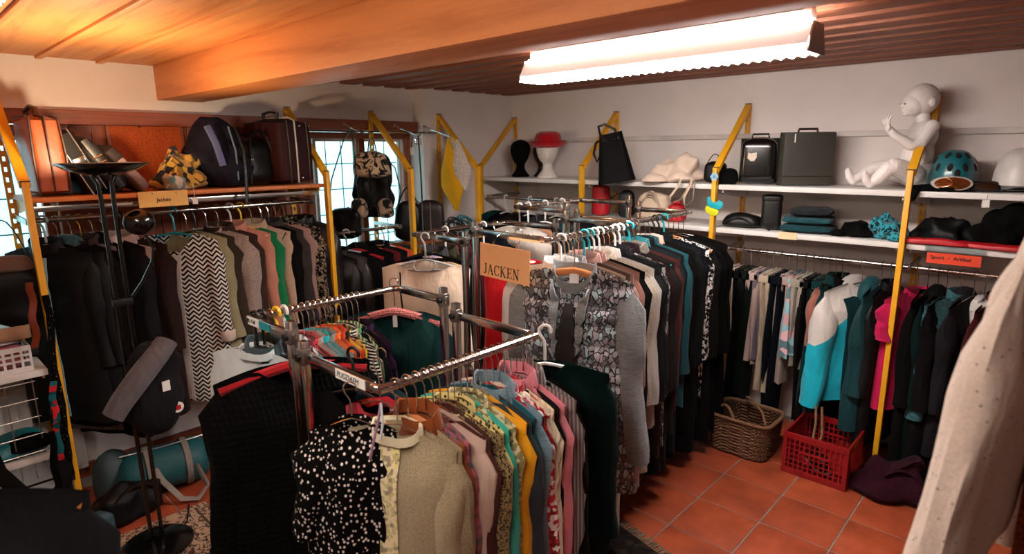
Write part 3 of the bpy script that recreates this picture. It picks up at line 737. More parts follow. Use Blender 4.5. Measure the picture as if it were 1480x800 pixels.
# ------------------------------------------------------------------ garments
D = math.radians
def fb(col, kind='plain', col2=None, scale=1.0, **k):
    return fabric('cloth_%s_%s_%s_%g' % (col, kind, col2 or '', scale), col, kind, col2, scale, **k)
BLK = fb('0e0d0d'); BLK2 = fb('151213'); CHAR = fb('2b2a2c'); NAVY = fb('10151d'); DKTEAL = fb('0c2b2e'); DKBR = fb('231815'); WHT = fb('d6d4d2')
puffblk = solid('black_nylon', '08080a', 0.55, bump=0.2, bscale=30, spec=0.2); leather_br = solid('brown_leather', '180e0b', 0.45, bump=0.2, bscale=60, spec=0.35); leather_bk = solid('black_leather', '080707', 0.4, bump=0.25, bscale=70, spec=0.3)
zipsilver = solid('zip_metal', '9a9a9a', 0.35, 1.0)
G1 = 'garments on the rail under the bag shelf'; S1 = ' on the bag-shelf rail'
x1, z1 = 0.25, 1.495
def on1(y, rz, kind, cat, d, mat, **k):
    if y < -3.0: y = -3.535+(y+3.515)*0.84; k['L'] = k['L']+(0.14 if y < -3.2 else 0.05)
    return garment(kind, cat, d+S1, (x1, y, z1), D(rz), mat, group=G1, **k)
on1(-3.515, 42, 'jacket', 'jacket', 'black padded jacket beside yellow post', puffblk, L=0.72, collar='stand', zipm=fb('9ac4c8'), hang='grey', quilt=(0.09, 0.008), w=0.21)
on1(-3.455, 42, 'jacket', 'jacket', 'black hooded nylon jacket', puffblk, L=0.7, collar='hood', cmat=fb('2c4a50'), zipm=fb('86b4ba'), hang='chrome', w=0.21, quilt=(0.08, 0.006))
on1(-3.39, 40, 'cardigan', 'cardigan', 'black brown wool cardigan', fb('191313', 'knit'), L=0.78, collar='ribbed', buttons=4, hang='chrome', w=0.21)
on1(-3.345, 45, 'jacket', 'jacket', 'taupe quilted country jacket', fb('6d5f5e', 'check', '5a4e4e', 0.5), L=0.80, collar='shirt', cmat=fb('2f2526'), pockets='flap', quilt=(0.07, 0.006), hang='brass', w=0.21, smat=fb('6d5f5e'))
on1(-3.285, 35, 'coat', 'coat', 'black cotton coat', BLK, L=0.88, collar='shirt', hang='chrome', lapel=0.3, w=0.21)
on1(-3.23, 38, 'jacket', 'jacket', 'charcoal blue jacket with pale collar', fb('211f24'), L=0.74, collar='shirt', cmat=fb('b9a6a0'), placket=fb('26242a'), hang='chrome', w=0.21)
emb = on1(-3.15, 48, 'jacket', 'jacket', 'dark brown blazer with red emblem', fb('241a1a', 'tweed', '30211f'), L=0.80, collar='shirt', cmat=fb('a08a82'), lapel=0.28, hang='black', w=0.225)
er, eP = emb; ep = eP(-PI/2+0.62, 0.30)
MB().lathe([(0.012, 0), (0.020, 0), (0.020, 0.003), (0.012, 0.003)], 16, T(ep.x, ep.y-0.014, ep.z, 0, PI/2), cap=False).build('emblem_ring', solid('red_thread', '9c1626', 0.8), er)
MB().prism([(-0.010, 0.022), (0.0, 0.034), (0.010, 0.022), (0.004, 0.012), (-0.006, 0.012)], -0.003, 0.0, T(ep.x, ep.y-0.014, ep.z+0.004)).build('emblem_crown', solid('red_thread', '9c1626', 0.8), er, False)
on1(-2.97, 46, 'coat', 'coat', 'black and white chevron coat', fb('0c0b0b', 'chevron', 'd2ccc6'), L=0.92, w=0.225, collar=None, neck=0.12, nw=0.1, hang='teal', placket=fb('d0c4bc'), t=0.055, nT=44, nV=34, fold=0.006, cuff=fb('c9b8ac'))
on1(-2.905, 46, 'cardigan', 'cardigan', 'pale olive cardigan', fb('8a8466'), L=0.80, w=0.21, buttons=3)
on1(-2.86, 46, 'jacket', 'jacket', 'dark olive jacket', fb('2e261c'), L=0.7, w=0.205, hang='black')
on1(-2.80, 48, 'jacket', 'jacket', 'oatmeal tweed jacket', fb('a5958c', 'tweed', '75675f'), L=0.80, w=0.225, collar='ribbed', sleeve_r=0.075, t=0.06)
on1(-2.735, 46, 'jacket', 'jacket', 'dark brown suede jacket', fb('33211a'), L=0.66, w=0.21, collar='shirt')
on1(-2.665, 45, 'coat', 'coat', 'dusty pink wool coat', fb('b27966'), L=0.78, w=0.215, collar='shirt', lapel=0.3, buttons=3, hang='white', bmat=fb('6b3a30'))
on1(-2.605, 40, 'cardigan', 'cardigan', 'bright green cardigan', fb('0e6b3e'), L=0.56, w=0.205, hang='yellow')
on1(-2.545, 46, 'coat', 'coat', 'beige wool coat', fb('b39a84', 'tweed', '9a826e'), L=0.82, w=0.22, collar='shirt', hang='wood', buttons=3, t=0.06)
on1(-2.485, 35, 'jacket', 'jacket', 'black blazer', BLK2, L=0.76, w=0.21, lapel=0.3)
on1(-2.44, 40, 'jacket', 'jacket', 'dark speckled tweed jacket', fb('2c2624', 'specks', '8a7d74'), L=0.74, w=0.21, collar='shirt')
on1(-2.395, 42, 'cardigan', 'cardigan', 'dusty rose cardigan', fb('97766c'), L=0.78, w=0.205)
on1(-2.34, 48, 'coat', 'coat', 'black leopard print coat', fb('120f0f', 'leopard', '85735f', 0.9), L=0.82, w=0.21, collar='stand')
on1(-2.28, 42, 'jacket', 'jacket', 'black leather jacket', leather_bk, L=0.7, w=0.21, collar='shirt', zipm=zipsilver)
on1(-2.225, 45, 'coat', 'coat', 'black brown leather coat, farthest', leather_br, L=0.82, w=0.21, collar='shirt', lapel=0.3)

# rail in front of the window, below the backpack
G2 = 'garments on the rail below the backpack'; S2 = ' on the window rail'
def on2(y, rz, kind, cat, d, mat, **k): return garment(kind, cat, d+S2, (0.30, y, 1.275), D(rz), mat, group=G2, **k)
on2(-2.10, 35, 'jacket', 'jacket', 'black leather biker jacket', leather_bk, L=0.62, collar='shirt', zipm=zipsilver, hang='black')
on2(-2.03, 45, 'jacket', 'jacket', 'dark brown leather jacket with seams', leather_br, L=0.62, collar='stand', hang='black', pockets='flap')
on2(-1.95, 60, 'dress', 'dress', 'black dress with pale hem trim', BLK, L=0.7, sl=0, neck=0.1, hang='grey', hemband=WHT)
on2(-1.88, 40, 'jacket', 'jacket', 'black jacket with reflective stripe', BLK2, L=0.6, collar='hood', hang='red')
on2(-1.815, 40, 'jacket', 'jacket', 'plain black wool jacket', BLK, L=0.66, collar='shirt')
on2(-1.76, 38, 'blouse', 'blouse', 'wine red blouse', fb('5a1418'), L=0.6)
on2(-1.70, 42, 'jacket', 'jacket', 'black satin jacket', fb('121214', rough=0.5), L=0.62, collar='stand')
on2(-1.65, 40, 'pullover', 'pullover', 'coral orange pullover', fb('b84a2c'), L=0.56, hang='white')
on2(-1.60, 40, 'pullover', 'pullover', 'dark teal pullover', DKTEAL, L=0.56)
on2(-1.55, 40, 'pullover', 'pullover', 'mustard brown pullover', fb('7a4c18'), L=0.56)

# pullover rack, outer rail (x 1.745)
G3 = 'pullovers on the outer rail of the pullover rack'; S3 = ' on the outer pullover rail'
def on3(y, rz, kind, cat, d, mat, **k):
    y = -3.215+(y+3.215)*0.84
    k.setdefault('L', 0.56); k.setdefault('w', 0.20); k.setdefault('t', 0.032); k.setdefault('fold', 0.007)
    return garment(kind, cat, d+S3, (1.745, y, 1.23), D(rz), mat, group=G3, **k)
on3(-3.215, 20, 'shirt', 'shirt', 'white cotton shirt, front one', fb('c8d4d8'), L=0.64, collar='ribbed', hang='black', w=0.23, neck=0.03)
on3(-3.185, 22, 'shirt', 'shirt', 'charcoal denim shirt', fb('22262a'), L=0.6, collar='shirt', cmat=fb('3a4a50'), placket=fb('2c3236'), hang='black', w=0.22)
on3(-3.15, 15, 'jacket', 'jacket', 'dark grey blazer', fb('2c2b2e'), L=0.6, lapel=0.3, collar='shirt')
on3(-3.12, 10, 'blouse', 'blouse', 'black blouse with gold border', fb('14110f'), cmat=fb('b8862a', 'print', '3a2a10', 2.0), collar='stand', hang='yellow')
on3(-3.085, 8, 'blouse', 'blouse', 'white lace blouse', fb('d4d0ce'), collar='ribbed', hang='white')
on3(-3.055, 6, 'blouse', 'blouse', 'pale blue patterned blouse', fb('9ab0bc', 'print', 'd0d4d8', 2.0), collar='ribbed')
on3(-3.03, 6, 'pullover', 'pullover', 'wine coloured pullover', fb('5e1f2c'), collar='ribbed')
on3(-3.0, 4, 'pullover', 'pullover', 'coral red knitted pullover', fb('c23e46', 'knit'), collar='ribbed')
on3(-2.972, 4, 'pullover', 'pullover', 'light grey fleece pullover', fb('a8a4a2', 'tweed', '86827f'), collar='ribbed')
on3(-2.945, 3, 'pullover', 'pullover', 'turquoise pullover', fb('149aa0'), collar='ribbed', w=0.19)
on3(-2.917, 2, 'pullover', 'pullover', 'mid grey woollen pullover', fb('8c8885', 'boucle', '6a6663'), collar='ribbed')
on3(-2.888, 2, 'pullover', 'pullover', 'bright orange pullover', fb('d8601e'), collar='ribbed', w=0.215)
on3(-2.86, 2, 'pullover', 'pullover', 'orange red pullover', fb('b8381a'), collar='ribbed')
on3(-2.833, 1, 'pullover', 'pullover', 'yellow and black patterned pullover', fb('c9b13e', 'print', '16140f', 1.2), collar='ribbed')
on3(-2.805, 0, 'cardigan', 'cardigan', 'black and white striped cardigan', fb('100f10', 'hstripe', 'c8c4be', 1.8), collar='ribbed', w=0.215)
on3(-2.775, 0, 'pullover', 'pullover', 'green and cream pullover', fb('3f7a4a', 'vstripe', 'c4c0a0', 0.9), collar='ribbed')
on3(-2.745, 0, 'cardigan', 'cardigan', 'black glitter cardigan', fb('131216', 'specks', '8c8a94'), collar='ribbed', w=0.21)
on3(-2.715, 0, 'pullover', 'pullover', 'dark purple pullover', fb('2a1830'), collar='ribbed')
gt, gP = garment('pullover', 'pullover', 'dark green round-neck top facing out on the pullover rack', (1.70, -2.585, 1.245), D(38), fb('06302f'), w=0.215, L=0.56, hang='pink', neck=0.125, nw=0.115, tag=False, nT=40, nV=30, splay=0.06, group=None, t=0.05)
MB().box((0, -0.006, -0.172), (0.02, 0.0015, 0.055)).build('care_label', whitep, gt, False)
textpart('collar_print', 'THE\nBASICS', 0.016, whitep, gt, T(0.0, -0.0, -0.130, 0, PI/2), 0.0003) if False else MB().box((0.0, -0.004, -0.128), (0.034, 0.001, 0.016)).build('collar_print', whitep, gt, False)
# black sweater and velvet top on the end bar
garment('sweater', 'sweater', 'black ribbed sweater facing out on the pullover rack end', (1.945, -3.18, 1.225), D(70), fb('0d0c0d', 'knit', '060606', 0.4), w=0.255, L=0.78, sl=0.62, hang='red', neck=0.075, nw=0.125, nT=44, nV=34, t=0.06, splay=0.05, sleeve_r=0.07, collar=None, cuff=fb('0d0c0d', 'knit', '060606', 0.4))
garment('blouse', 'blouse', 'black velvet blouse beside the rack post', (2.235, -3.13, 1.185), D(20), fb('0b090a', sheen=0.4), w=0.17, L=0.75, sl=0.5, hang='black', neck=0.06, t=0.05)
garment('shirt', 'shirt', 'dark teal flecked top behind the black velvet blouse', (2.30, -3.07, 1.185), D(15), fb('103038', 'specks', '7a9298'), w=0.16, L=0.70, sl=0.5, hang='chrome')
garment('blouse', 'blouse', 'red and magenta blouse under the rack sticker', (2.37, -3.13, 1.185), D(15), fb('a51228', 'print', 'c23a20', 0.8), w=0.14, L=0.6, sl=0.45, hang='chrome')
# polka dot blouse, hung from a clip hanger on the end bar
garment('blouse', 'blouse', 'black blouse with white polka dots on the rack end', (2.425, -3.262, 1.165), D(42), fb('0d0b0b', 'dots', 'd8ccc8', 1.35), w=0.125, L=0.60, sl=0.30, sleeve_r=0.075, hang='chrome', t=0.07, flare=1.45, fold=0.016, nT=40, nV=30, nw=0.06, neck=0.03, hd=0.075, sd=0.05)
hr_ = thing('ribbon_loop', 'pale lilac ribbon loop dangling beside the polka dot blouse', 'ribbon', (2.545, -3.245, 1.15))
MB().tube([(0, 0, 0), (-0.012, -0.006, -0.06), (-0.03, -0.012, -0.12), (-0.045, -0.014, -0.17)], (0.004), 6).build('ribbon', solid('lilac_satin', '9a7a98', 0.4), hr_)
MB().tube([(0.0, 0, 0), (0.012, -0.006, -0.05), (0.006, -0.012, -0.10)], 0.0035, 6).build('ribbon_tail', solid('pale_satin', 'b8c4cc', 0.4), hr_)

# pullover rack, inner rail (x 2.53)
G4 = 'knitwear on the inner rail of the pullover rack'; S4 = ' on the inner pullover rail'
def on4(y, rz, kind, cat, d, mat, **k):
    k.setdefault('L', 0.60); k.setdefault('w', 0.195); k.setdefault('t', 0.032); k.setdefault('fold', 0.007)
    return garment(kind, cat, d+S4, (2.53, y, 1.18), D(rz), mat, group=G4, **k)
on4(-3.185, 22, 'cardigan', 'cardigan', 'oatmeal knit cardigan with lace trim', fb('a89a7c', 'boucle', '82745a', 2.0), L=0.66, placket=fb('d6caa6', 'print', 'b8b07a', 3), collar='ribbed', cmat=fb('cfc6a8'), w=0.185, hang='chrome', t=0.05, nT=40, nV=30)
on4(-3.148, 14, 'cardigan', 'cardigan', 'sand coloured bouclé cardigan', fb('9c8c70', 'boucle', '75674e', 1.6), L=0.68, w=0.185)
on4(-3.115, 10, 'jacket', 'jacket', 'rust brown suede jacket', fb('7c3c14'), L=0.5, collar='shirt', w=0.17, hang='wood')
on4(-3.085, 8, 'blouse', 'blouse', 'pink and grey plaid blouse', fb('a8586a', 'check', '4a5058', 1.0), L=0.6, w=0.165)
on4(-3.057, 8, 'cardigan', 'cardigan', 'pale pink beige cardigan', fb('b49c90'), L=0.68, w=0.19, t=0.04)
on4(-3.03, 5, 'dress', 'dress', 'dark maroon knitted dress', fb('4a221e', 'tweed', '33150f'), L=0.72, w=0.195)
on4(-3.0, 4, 'cardigan', 'cardigan', 'black and gold crocheted cardigan', fb('8a744a', 'leopard', '171310', 2.2), L=0.58, w=0.205)
on4(-2.975, 4, 'pullover', 'pullover', 'pale yellow pullover with dotted yoke', fb('cfc07e', 'dots', '3a3620', 0.9), collar='ribbed', L=0.5)
on4(-2.948, 3, 'pullover', 'pullover', 'aqua green pullover', fb('3aa596'), L=0.48)
on4(-2.922, 3, 'pullover', 'pullover', 'cream lace pullover', fb('cdbf98', 'print', '7d7548', 3), L=0.5, collar='ribbed')
on4(-2.896, 2, 'pullover', 'pullover', 'mustard yellow pullover', fb('d99a16'), L=0.52, w=0.205)
on4(-2.868, 2, 'jacket', 'jacket', 'charcoal jersey jacket', fb('2c3238'), L=0.64, w=0.205)
on4(-2.84, 1, 'pullover', 'pullover', 'petrol blue pullover', fb('0c5560'), L=0.7)
on4(-2.812, 0, 'jacket', 'jacket', 'washed denim jacket', fb('7892a0', 'heather', '5a7484'), L=0.52, collar='shirt', w=0.205)
on4(-2.785, 0, 'pullover', 'pullover', 'red and white Nordic pullover', fb('b01c28', 'print', 'd8d0cc', 2.2), collar='ribbed', hang='redwhite')
on4(-2.757, 0, 'cardigan', 'cardigan', 'chunky cream red-banded knit', fb('d6c8ae', 'cable', '9a1c24'), collar='ribbed', cmat=fb('a82838'), w=0.205, hang='redwhite')
on4(-2.728, 0, 'jacket', 'jacket', 'dark brown jersey jacket', fb('241d1b'), L=0.66, w=0.205)
on4(-2.70, 0, 'blouse', 'blouse', 'pink satin blouse', fb('cf7f8c', rough=0.45), L=0.52, collar='shirt', w=0.21, smat=fb('cf7f8c', rough=0.45))
on4(-2.668, 0, 'jacket', 'jacket', 'grey pinstripe jacket', fb('56504e', 'vstripe', '8a8280', 1.4), L=0.70, w=0.215, collar='shirt')
on4(-2.638, 0, 'jacket', 'jacket', 'black jersey jacket at the rail end', BLK2, L=0.66, w=0.205)
garment('cardigan', 'cardigan', 'dark green velvet cardigan facing out at the rack corner', (2.535, -2.560, 1.19), D(40), fb('06201f', sheen=0.3), w=0.225, L=0.70, sl=0.60, neck=0.05, nw=0.06, hang='white', nT=44, nV=34, t=0.06, splay=0.03, sleeve_r=0.066)

# jacket rack, inner rail (x 2.18, near part)
G5 = 'jackets on the inner rail of the jacket racks'; S5 = ' on the jacket rack'
def on5(y, rz, kind, cat, d, mat, **k):
    k.setdefault('L', 0.80); k.setdefault('w', 0.215); k.setdefault('t', 0.042); k.setdefault('sl', 0.60)
    xx = 2.19 if y < -1.38 else 2.125
    k['w'] *= 1.16; k['L'] *= 1.07; k['sl'] *= 1.06
    return garment(kind, cat, d+S5, (xx, y, 1.42), D(rz), mat, group=G5, **k)
grknit = fb('84888a', 'heather', '6a6e70')
qj, qP = garment('jacket', 'jacket', 'grey snake print quilted jacket with knitted sleeves facing out', (2.30, -2.085, 1.425), D(14), fb('a6a5ae', 'snake', 'a8c2ca', 1.5, rough=0.5), w=0.262, L=0.94, sl=0.76, smat=grknit, collar='stand', cmat=grknit, hang='wood', t=0.065, quilt=(0.085, 0.020), nT=56, nV=60, neck=0.12, nw=0.095, fold=0.005, splay=0.075, flare=1.15, sleeve_r=0.07)
for s in (-1, 1): patchslab(qP, lambda q, s=s: (-PI/2+s*0.10, -PI/2+s*(0.16+0.12*(1-q))), 0.04, 0.30, 0.010, 0.020, 4, 10).build('collar_facing', grknit, qj)
patchslab(qP, lambda q: (-PI/2-0.03-0.09*sin(PI*min(q*1.3, 1)), -PI/2+0.03+0.09*sin(PI*min(q*1.3, 1))), 0.05, 0.97, 0.010, 0.014, 4, 18).build('lining', fb('2a2626', rough=0.4), qj)
MB().box((0, -0.005, -0.165), (0.042, 0.002, 0.055)).build('care_label', whitep, qj, False)
on5(-2.04, 14, 'coat', 'coat', 'white cotton jacket behind the quilted one', fb('cfcfcf'), L=0.74, collar='shirt', hang='white', w=0.225)
on5(-2.01, 12, 'jacket', 'jacket', 'grey houndstooth jacket', fb('4e4846', 'check', '2c2827', 3.0), L=0.86, w=0.235)
on5(-1.98, 10, 'jacket', 'jacket', 'speckled grey wool blazer', fb('8a8886', 'tweed', '5c5a59'), collar='shirt', L=0.78, w=0.225, lapel=0.3)
on5(-1.955, 12, 'coat', 'coat', 'long beige linen coat', fb('9c8a78'), L=1.18, hang='wood')
on5(-1.91, 10, 'jacket', 'jacket', 'dark mauve jacket', fb('4b3734'), L=0.82)
on5(-1.868, 10, 'coat', 'coat', 'dusty mauve coat', fb('8f6c62'), L=0.95, collar='shirt', hang='teal')
on5(-1.828, 8, 'coat', 'coat', 'rose brown coat', fb('7d5248'), L=0.98, collar='shirt', hang='teal')
on5(-1.79, 8, 'jacket', 'jacket', 'black woollen jacket', fb('131111', 'boucle', '080707'), L=0.9, hang='white', w=0.225)
on5(-1.748, 8, 'coat', 'coat', 'cream bouclé long coat', fb('a89a8a', 'boucle', '82766a'), L=1.0, collar='shirt', t=0.05, hang='white', w=0.225)
on5(-1.705, 6, 'jacket', 'jacket', 'pale grey trench jacket', fb('9a928c'), L=0.74, collar='shirt', hang='chrome', w=0.22)
on5(-1.66, 6, 'coat', 'coat', 'black padded coat', puffblk, L=0.92, collar='stand', hang='chrome', w=0.225)
on5(-1.615, 5, 'coat', 'coat', 'charcoal wool coat', fb('1d1d20'), L=1.0, collar='shirt', hang='white')
on5(-1.572, 5, 'jacket', 'jacket', 'black jacket with grey snake print', fb('4c4846', 'snake', '8a8682', 1.5), L=0.86, hang='white')
on5(-1.53, 4, 'coat', 'coat', 'dark plum coat', fb('231519'), L=1.0, collar='shirt', hang='chrome')
on5(-1.485, 4, 'jacket', 'jacket', 'grey brown fur-collared jacket', fb('221e1c'), collar='fur', cmat=fb('5c554d', 'boucle', '332e2a'), L=0.84, hang='teal')
on5(-1.44, 4, 'jacket', 'jacket', 'dark red brown jacket', fb('3a1a18'), L=0.8, hang='chrome')
on5(-1.325, 3, 'coat', 'coat', 'slate coat with teal lining', fb('1c2326'), collar='shirt', cmat=fb('145a60'), L=1.02, hang='chrome', w=0.225)
on5(-1.275, 3, 'coat', 'coat', 'blue black wool coat', fb('14181c'), L=1.05, collar='shirt', hang='wood')
on5(-1.225, 3, 'jacket', 'jacket', 'petrol teal jacket', fb('0d3a40'), L=0.82, collar='shirt', hang='wood', w=0.225)
on5(-1.175, 3, 'jacket', 'jacket', 'black jacket with pale pink stole', BLK, L=0.95, collar='shirt', cmat=fb('b8988c'), hang='cream')
on5(-1.125, 2, 'coat', 'coat', 'deep black winter coat', BLK, L=1.05, hang='black')
on5(-1.075, 2, 'coat', 'coat', 'graphite coat', fb('19191b'), L=1.08, collar='shirt', hang='black')
on5(-1.02, 2, 'jacket', 'jacket', 'navy blazer', NAVY, L=0.92, lapel=0.3, hang='teal')
on5(-0.965, 2, 'blouse', 'blouse', 'black blouse with white curly print', fb('100f10', 'leopard', 'c8c4c0', 0.55), L=0.85, hang='wood')
on5(-0.91, 2, 'coat', 'coat', 'long black coat', BLK2, L=1.1, hang='wood', w=0.225)
on5(-0.85, 2, 'coat', 'coat', 'heavy black felt coat', fb('0a0a0b'), L=1.08, hang='chrome', w=0.23)
on5(-0.79, 2, 'coat', 'coat', 'last black coat next to the shelves', fb('0c0a0a'), L=1.05, hang='chrome', w=0.23)

# jacket racks, outer rails
G6 = 'garments on the outer rails of the jacket racks'
cb, cP = garment('blouse', 'blouse', 'cream sleeveless blouse facing out on the jacket rack', (1.40, -2.165, 1.37), D(36), fb('cdb9a4'), w=0.235, L=0.66, sl=0, neck=0.075, nw=0.15, hang='grey', nT=44, nV=34, t=0.05, group=G6, flare=1.1, sd=0.06)
patchslab(cP, lambda q: (-PI/2-0.5+0.25*q, -PI/2-0.46+0.25*q), 0.05, 0.97, 0.001, 0.004, 1, 20).build('piping', BLK, cb)
MB().tube([(-0.05, -0.02, -0.125), (-0.062, -0.022, -0.15), (-0.045, -0.024, -0.172), (0.03, -0.024, -0.172), (0.062, -0.022, -0.15), (0.05, -0.02, -0.122)], 0.0045, 8).build('strap_loop', HM['grey'], cb)
garment('jacket', 'jacket', 'black blazer behind the cream blouse', (1.33, -2.06, 1.365), D(28), BLK, w=0.225, L=0.7, hang='floral', lapel=0.3, group=G6, neck=0.02)
for i, (y, d, mt, hg) in enumerate(((-1.98, 'dark grey jacket second behind the cream blouse', CHAR, 'chrome'), (-1.90, 'olive jacket third behind the cream blouse', fb('2e2a1c'), 'white'),
        (-1.80, 'dark wine jacket fourth behind the cream blouse', fb('3a1016'), 'chrome'), (-1.70, 'brown cardigan fifth behind the cream blouse', DKBR, 'chrome'), (-1.60, 'black jacket sixth behind the cream blouse', BLK2, 'white'), (-1.50, 'navy jacket seventh behind the cream blouse', NAVY, 'chrome'))):
    garment('jacket', 'jacket', d, (1.25, y, 1.365), D(12), mt, L=0.7, hang=hg, group=G6, collar='shirt')
garment('dress', 'dress', 'bright red dress between the rack posts and the sign', (1.93, -2.03, 1.42), D(38), fb('b5101c'), w=0.17, L=0.62, sl=0, hang='redwhite', group=G6, neck=0.06)
for i, (y, d, mt, hg) in enumerate(((-1.30, 'white linen blouse, first on the hindmost outer rail', fb('c4bab0'), 'white'), (-1.22, 'peach blouse on the hindmost outer rail', fb('c08a6a'), 'white'), (-1.14, 'black top on the hindmost outer rail', BLK, 'chrome'),
        (-1.05, 'dark teal top on the hindmost outer rail', DKTEAL, 'white'), (-0.96, 'charcoal top on the hindmost outer rail', CHAR, 'chrome'), (-0.87, 'brown top on the hindmost outer rail', DKBR, 'white'), (-0.78, 'navy top, last on the hindmost outer rail', NAVY, 'chrome'))):
    garment('blouse', 'blouse', d, (1.27, y, 1.455), D(8), mt, L=0.6, sl=0.5, hang=hg, group=G6)
for i in range(7):
    garment('jacket', 'jacket', 'dark %s jacket hanging in the corner below the display heads' % ('teal', 'black', 'brown', 'navy', 'charcoal', 'olive', 'wine')[i], (0.16+i*0.135, -0.40, 1.41), D(80), (DKTEAL, BLK, DKBR, NAVY, CHAR, fb('2e2a1c'), fb('3a1016'))[i], L=0.6, w=0.19, sl=0.5, hang=('chrome', 'white')[i % 2], group='garments in the corner')

# right wall rail
G7 = 'clothes on the rail under the white shelves'; S7 = ' under the white shelves'
zr, yr = 1.155, -0.25
def tr7(x, d, mat, **k): return trousers(d+S7, (x, yr, zr), D(90+k.pop('da', 0)), mat, group=G7, **k)
def on7(x, d, mat, kind='jacket', da=0, **k):
    k.setdefault('L', 0.66); k.setdefault('w', 0.20)
    return garment(kind, kind, d+S7, (x, yr, zr), D(78+da), mat, group=G7, **k)
tr7(2.235, 'cream trousers, first', fb('b8a696'), L=0.50); tr7(2.285, 'black trousers', BLK, L=0.92); tr7(2.335, 'dark green trousers', fb('16201a'), L=0.88)
tr7(2.385, 'pale pink trousers', fb('b39c94'), L=0.62); tr7(2.43, 'purple grey trousers', fb('5f5560'), L=0.6); tr7(2.475, 'long beige corduroy trousers', fb('b4a28e', 'vstripe', 'a09078', 3), L=0.78, w=0.12)
tr7(2.525, 'navy blue trousers', NAVY, L=0.92, w=0.12); tr7(2.57, 'dusty pink jeans', fb('9c8880'), L=0.7); skirt('light blue and pink patterned skirt'+S7, (2.615, yr, zr), D(90), fb('86b4c0', 'print', 'c09a9c', 0.6), L=0.5, w=0.11, flare=1.15, group=G7)
tr7(2.665, 'khaki grey trousers', fb('8d8578'), L=0.58, w=0.12); tr7(2.71, 'black jogging trousers', BLK2, L=0.92, w=0.12); tr7(2.755, 'dark teal trousers', fb('0a2c2e'), L=0.9, w=0.12)
on7(2.80, 'rust pink blouse', fb('8d5648'), 'blouse', L=0.4, sl=0.3, w=0.15); on7(2.835, 'dark green jacket', fb('0d2c2a'), L=0.82, collar='shirt', w=0.16); on7(2.87, 'black fleece jacket', BLK, L=0.9, collar='stand', w=0.15)
skm = fb('0fa0b4', 'split', 'c6bfb9', 1.0, rough=0.6)
sj, sP = on7(2.975, 'turquoise and white ski jacket', skm, L=0.68, w=0.25, sl=0.68, smat=skm, collar='hood', cmat=fb('9a948f'), da=-18, t=0.08, sleeve_r=0.085, nT=44, nV=34, splay=0.07)
patchslab(sP, lambda q: (-PI/2-0.55, -PI/2+0.55), 0.10, 1.0, 0.003, 0.012, 8, 16).build('front_panel', fb('0c2a2e'), sj)
patchslab(sP, lambda q: (-PI/2-0.03, -PI/2+0.03), 0.06, 0.97, 0.010, 0.016, 1, 18).build('zip', fb('8a9698'), sj)
on7(3.07, 'dark teal padded jacket', fb('0a3034', rough=0.6), L=0.8, collar='hood', cmat=fb('0b3b40', rough=0.6), zipm=fb('8a9698'), t=0.07, w=0.21)
on7(3.115, 'black sports jacket beside the yellow post', puffblk, L=0.9, collar='stand')
on7(3.245, 'crimson pink sports shirt', fb('b01048'), 'shirt', L=0.62, sl=0.22, w=0.215, collar='ribbed', da=-20, sleeve_r=0.08); on7(3.29, 'black running jacket', BLK, L=0.92); on7(3.335, 'bottle green sports jacket', fb('0c2220'), L=0.9); on7(3.375, 'black hooded jacket', BLK2, L=0.92, collar='hood')
on7(3.435, 'teal heather knitted jacket', fb('3c686e', 'heather', '1c3c42'), L=0.70, w=0.22, collar='stand', t=0.06, da=-22, sl=0.62, sleeve_r=0.066)
on7(3.49, 'dark grey hooded jacket', fb('242226'), L=0.8, collar='hood', da=-10); tp = tr7(3.535, 'white track trousers with black stripe', fb('c2beba'), L=0.72)
on7(3.585, 'dark maroon jacket', fb('3e1214'), L=0.6, collar='stand', da=-5); on7(3.64, 'black training jacket, last', BLK, L=0.92)

# two racks close to the camera
t = thing('clothes_rail', 'chrome rail end with the cream fleece, mostly out of frame', 'rail', (0, 0, 0), 0, 'wall clothes rails')
MB().tube([(3.795, -2.84, 1.83), (4.90, -2.84, 1.83)], 0.0125, 12).build('rail', chrome, t); MB().tube([(4.88, -2.84, 1.83), (4.90, -2.84, 1.83)], 0.03, 14).build('wall_flange', chrome, t)
fl = fb('cdbfb4', 'pindots', '5d4a40', 1.7)
flr, fP = garment('jacket', 'jacket', 'cream fleece jacket with tiny dark dots close to the camera', (3.815, -2.84, 1.83), D(84), fl, w=0.20, L=0.52, sl=0.68, t=0.040, flare=1.1, sleeve_r=0.07, hang='wood', nT=44, nV=40, fold=0.012, splay=0.10, collar='shirt', waist=1.0)
flr.rotation_euler = (D(5.8), 0, D(84))
t = thing('clothes_peg', 'cream plastic peg clipped to the fleece jacket hem', 'peg', (3.765, -3.13, 1.165), D(20))
for s in (-1, 1): MB().prism([(s*0.004, -0.05), (s*0.012, -0.05), (s*0.016, 0.0), (s*0.026, 0.045), (s*0.018, 0.05), (s*0.006, 0.0)], -0.007, 0.007).build('jaw', solid('cream_plastic', 'cfc4b2', 0.5), t, True, 0.002)
MB().tube([(-0.008, -0.009, -0.02), (0.008, -0.009, -0.02)], 0.006, 8).build('spring', steel, t)
t = thing('chipboard_panel', 'rust brown chipboard partition edge behind the fleece jacket', 'panel', (3.835, -2.72, 0))
MB().box((0, 0, 0.85), (0.045, 0.35, 1.7)).build('board', fabric('chipboard', '8c4a26', 'tweed', '4a2412', 0.4, rough=0.7, sheen=0), t, True, 0.002)
MB().box((0.04, 0.0, 0.85), (0.03, 0.36, 1.7)).build('edge_strip', solid('grey_edging', '6e6662', 0.5), t, True, 0.002)
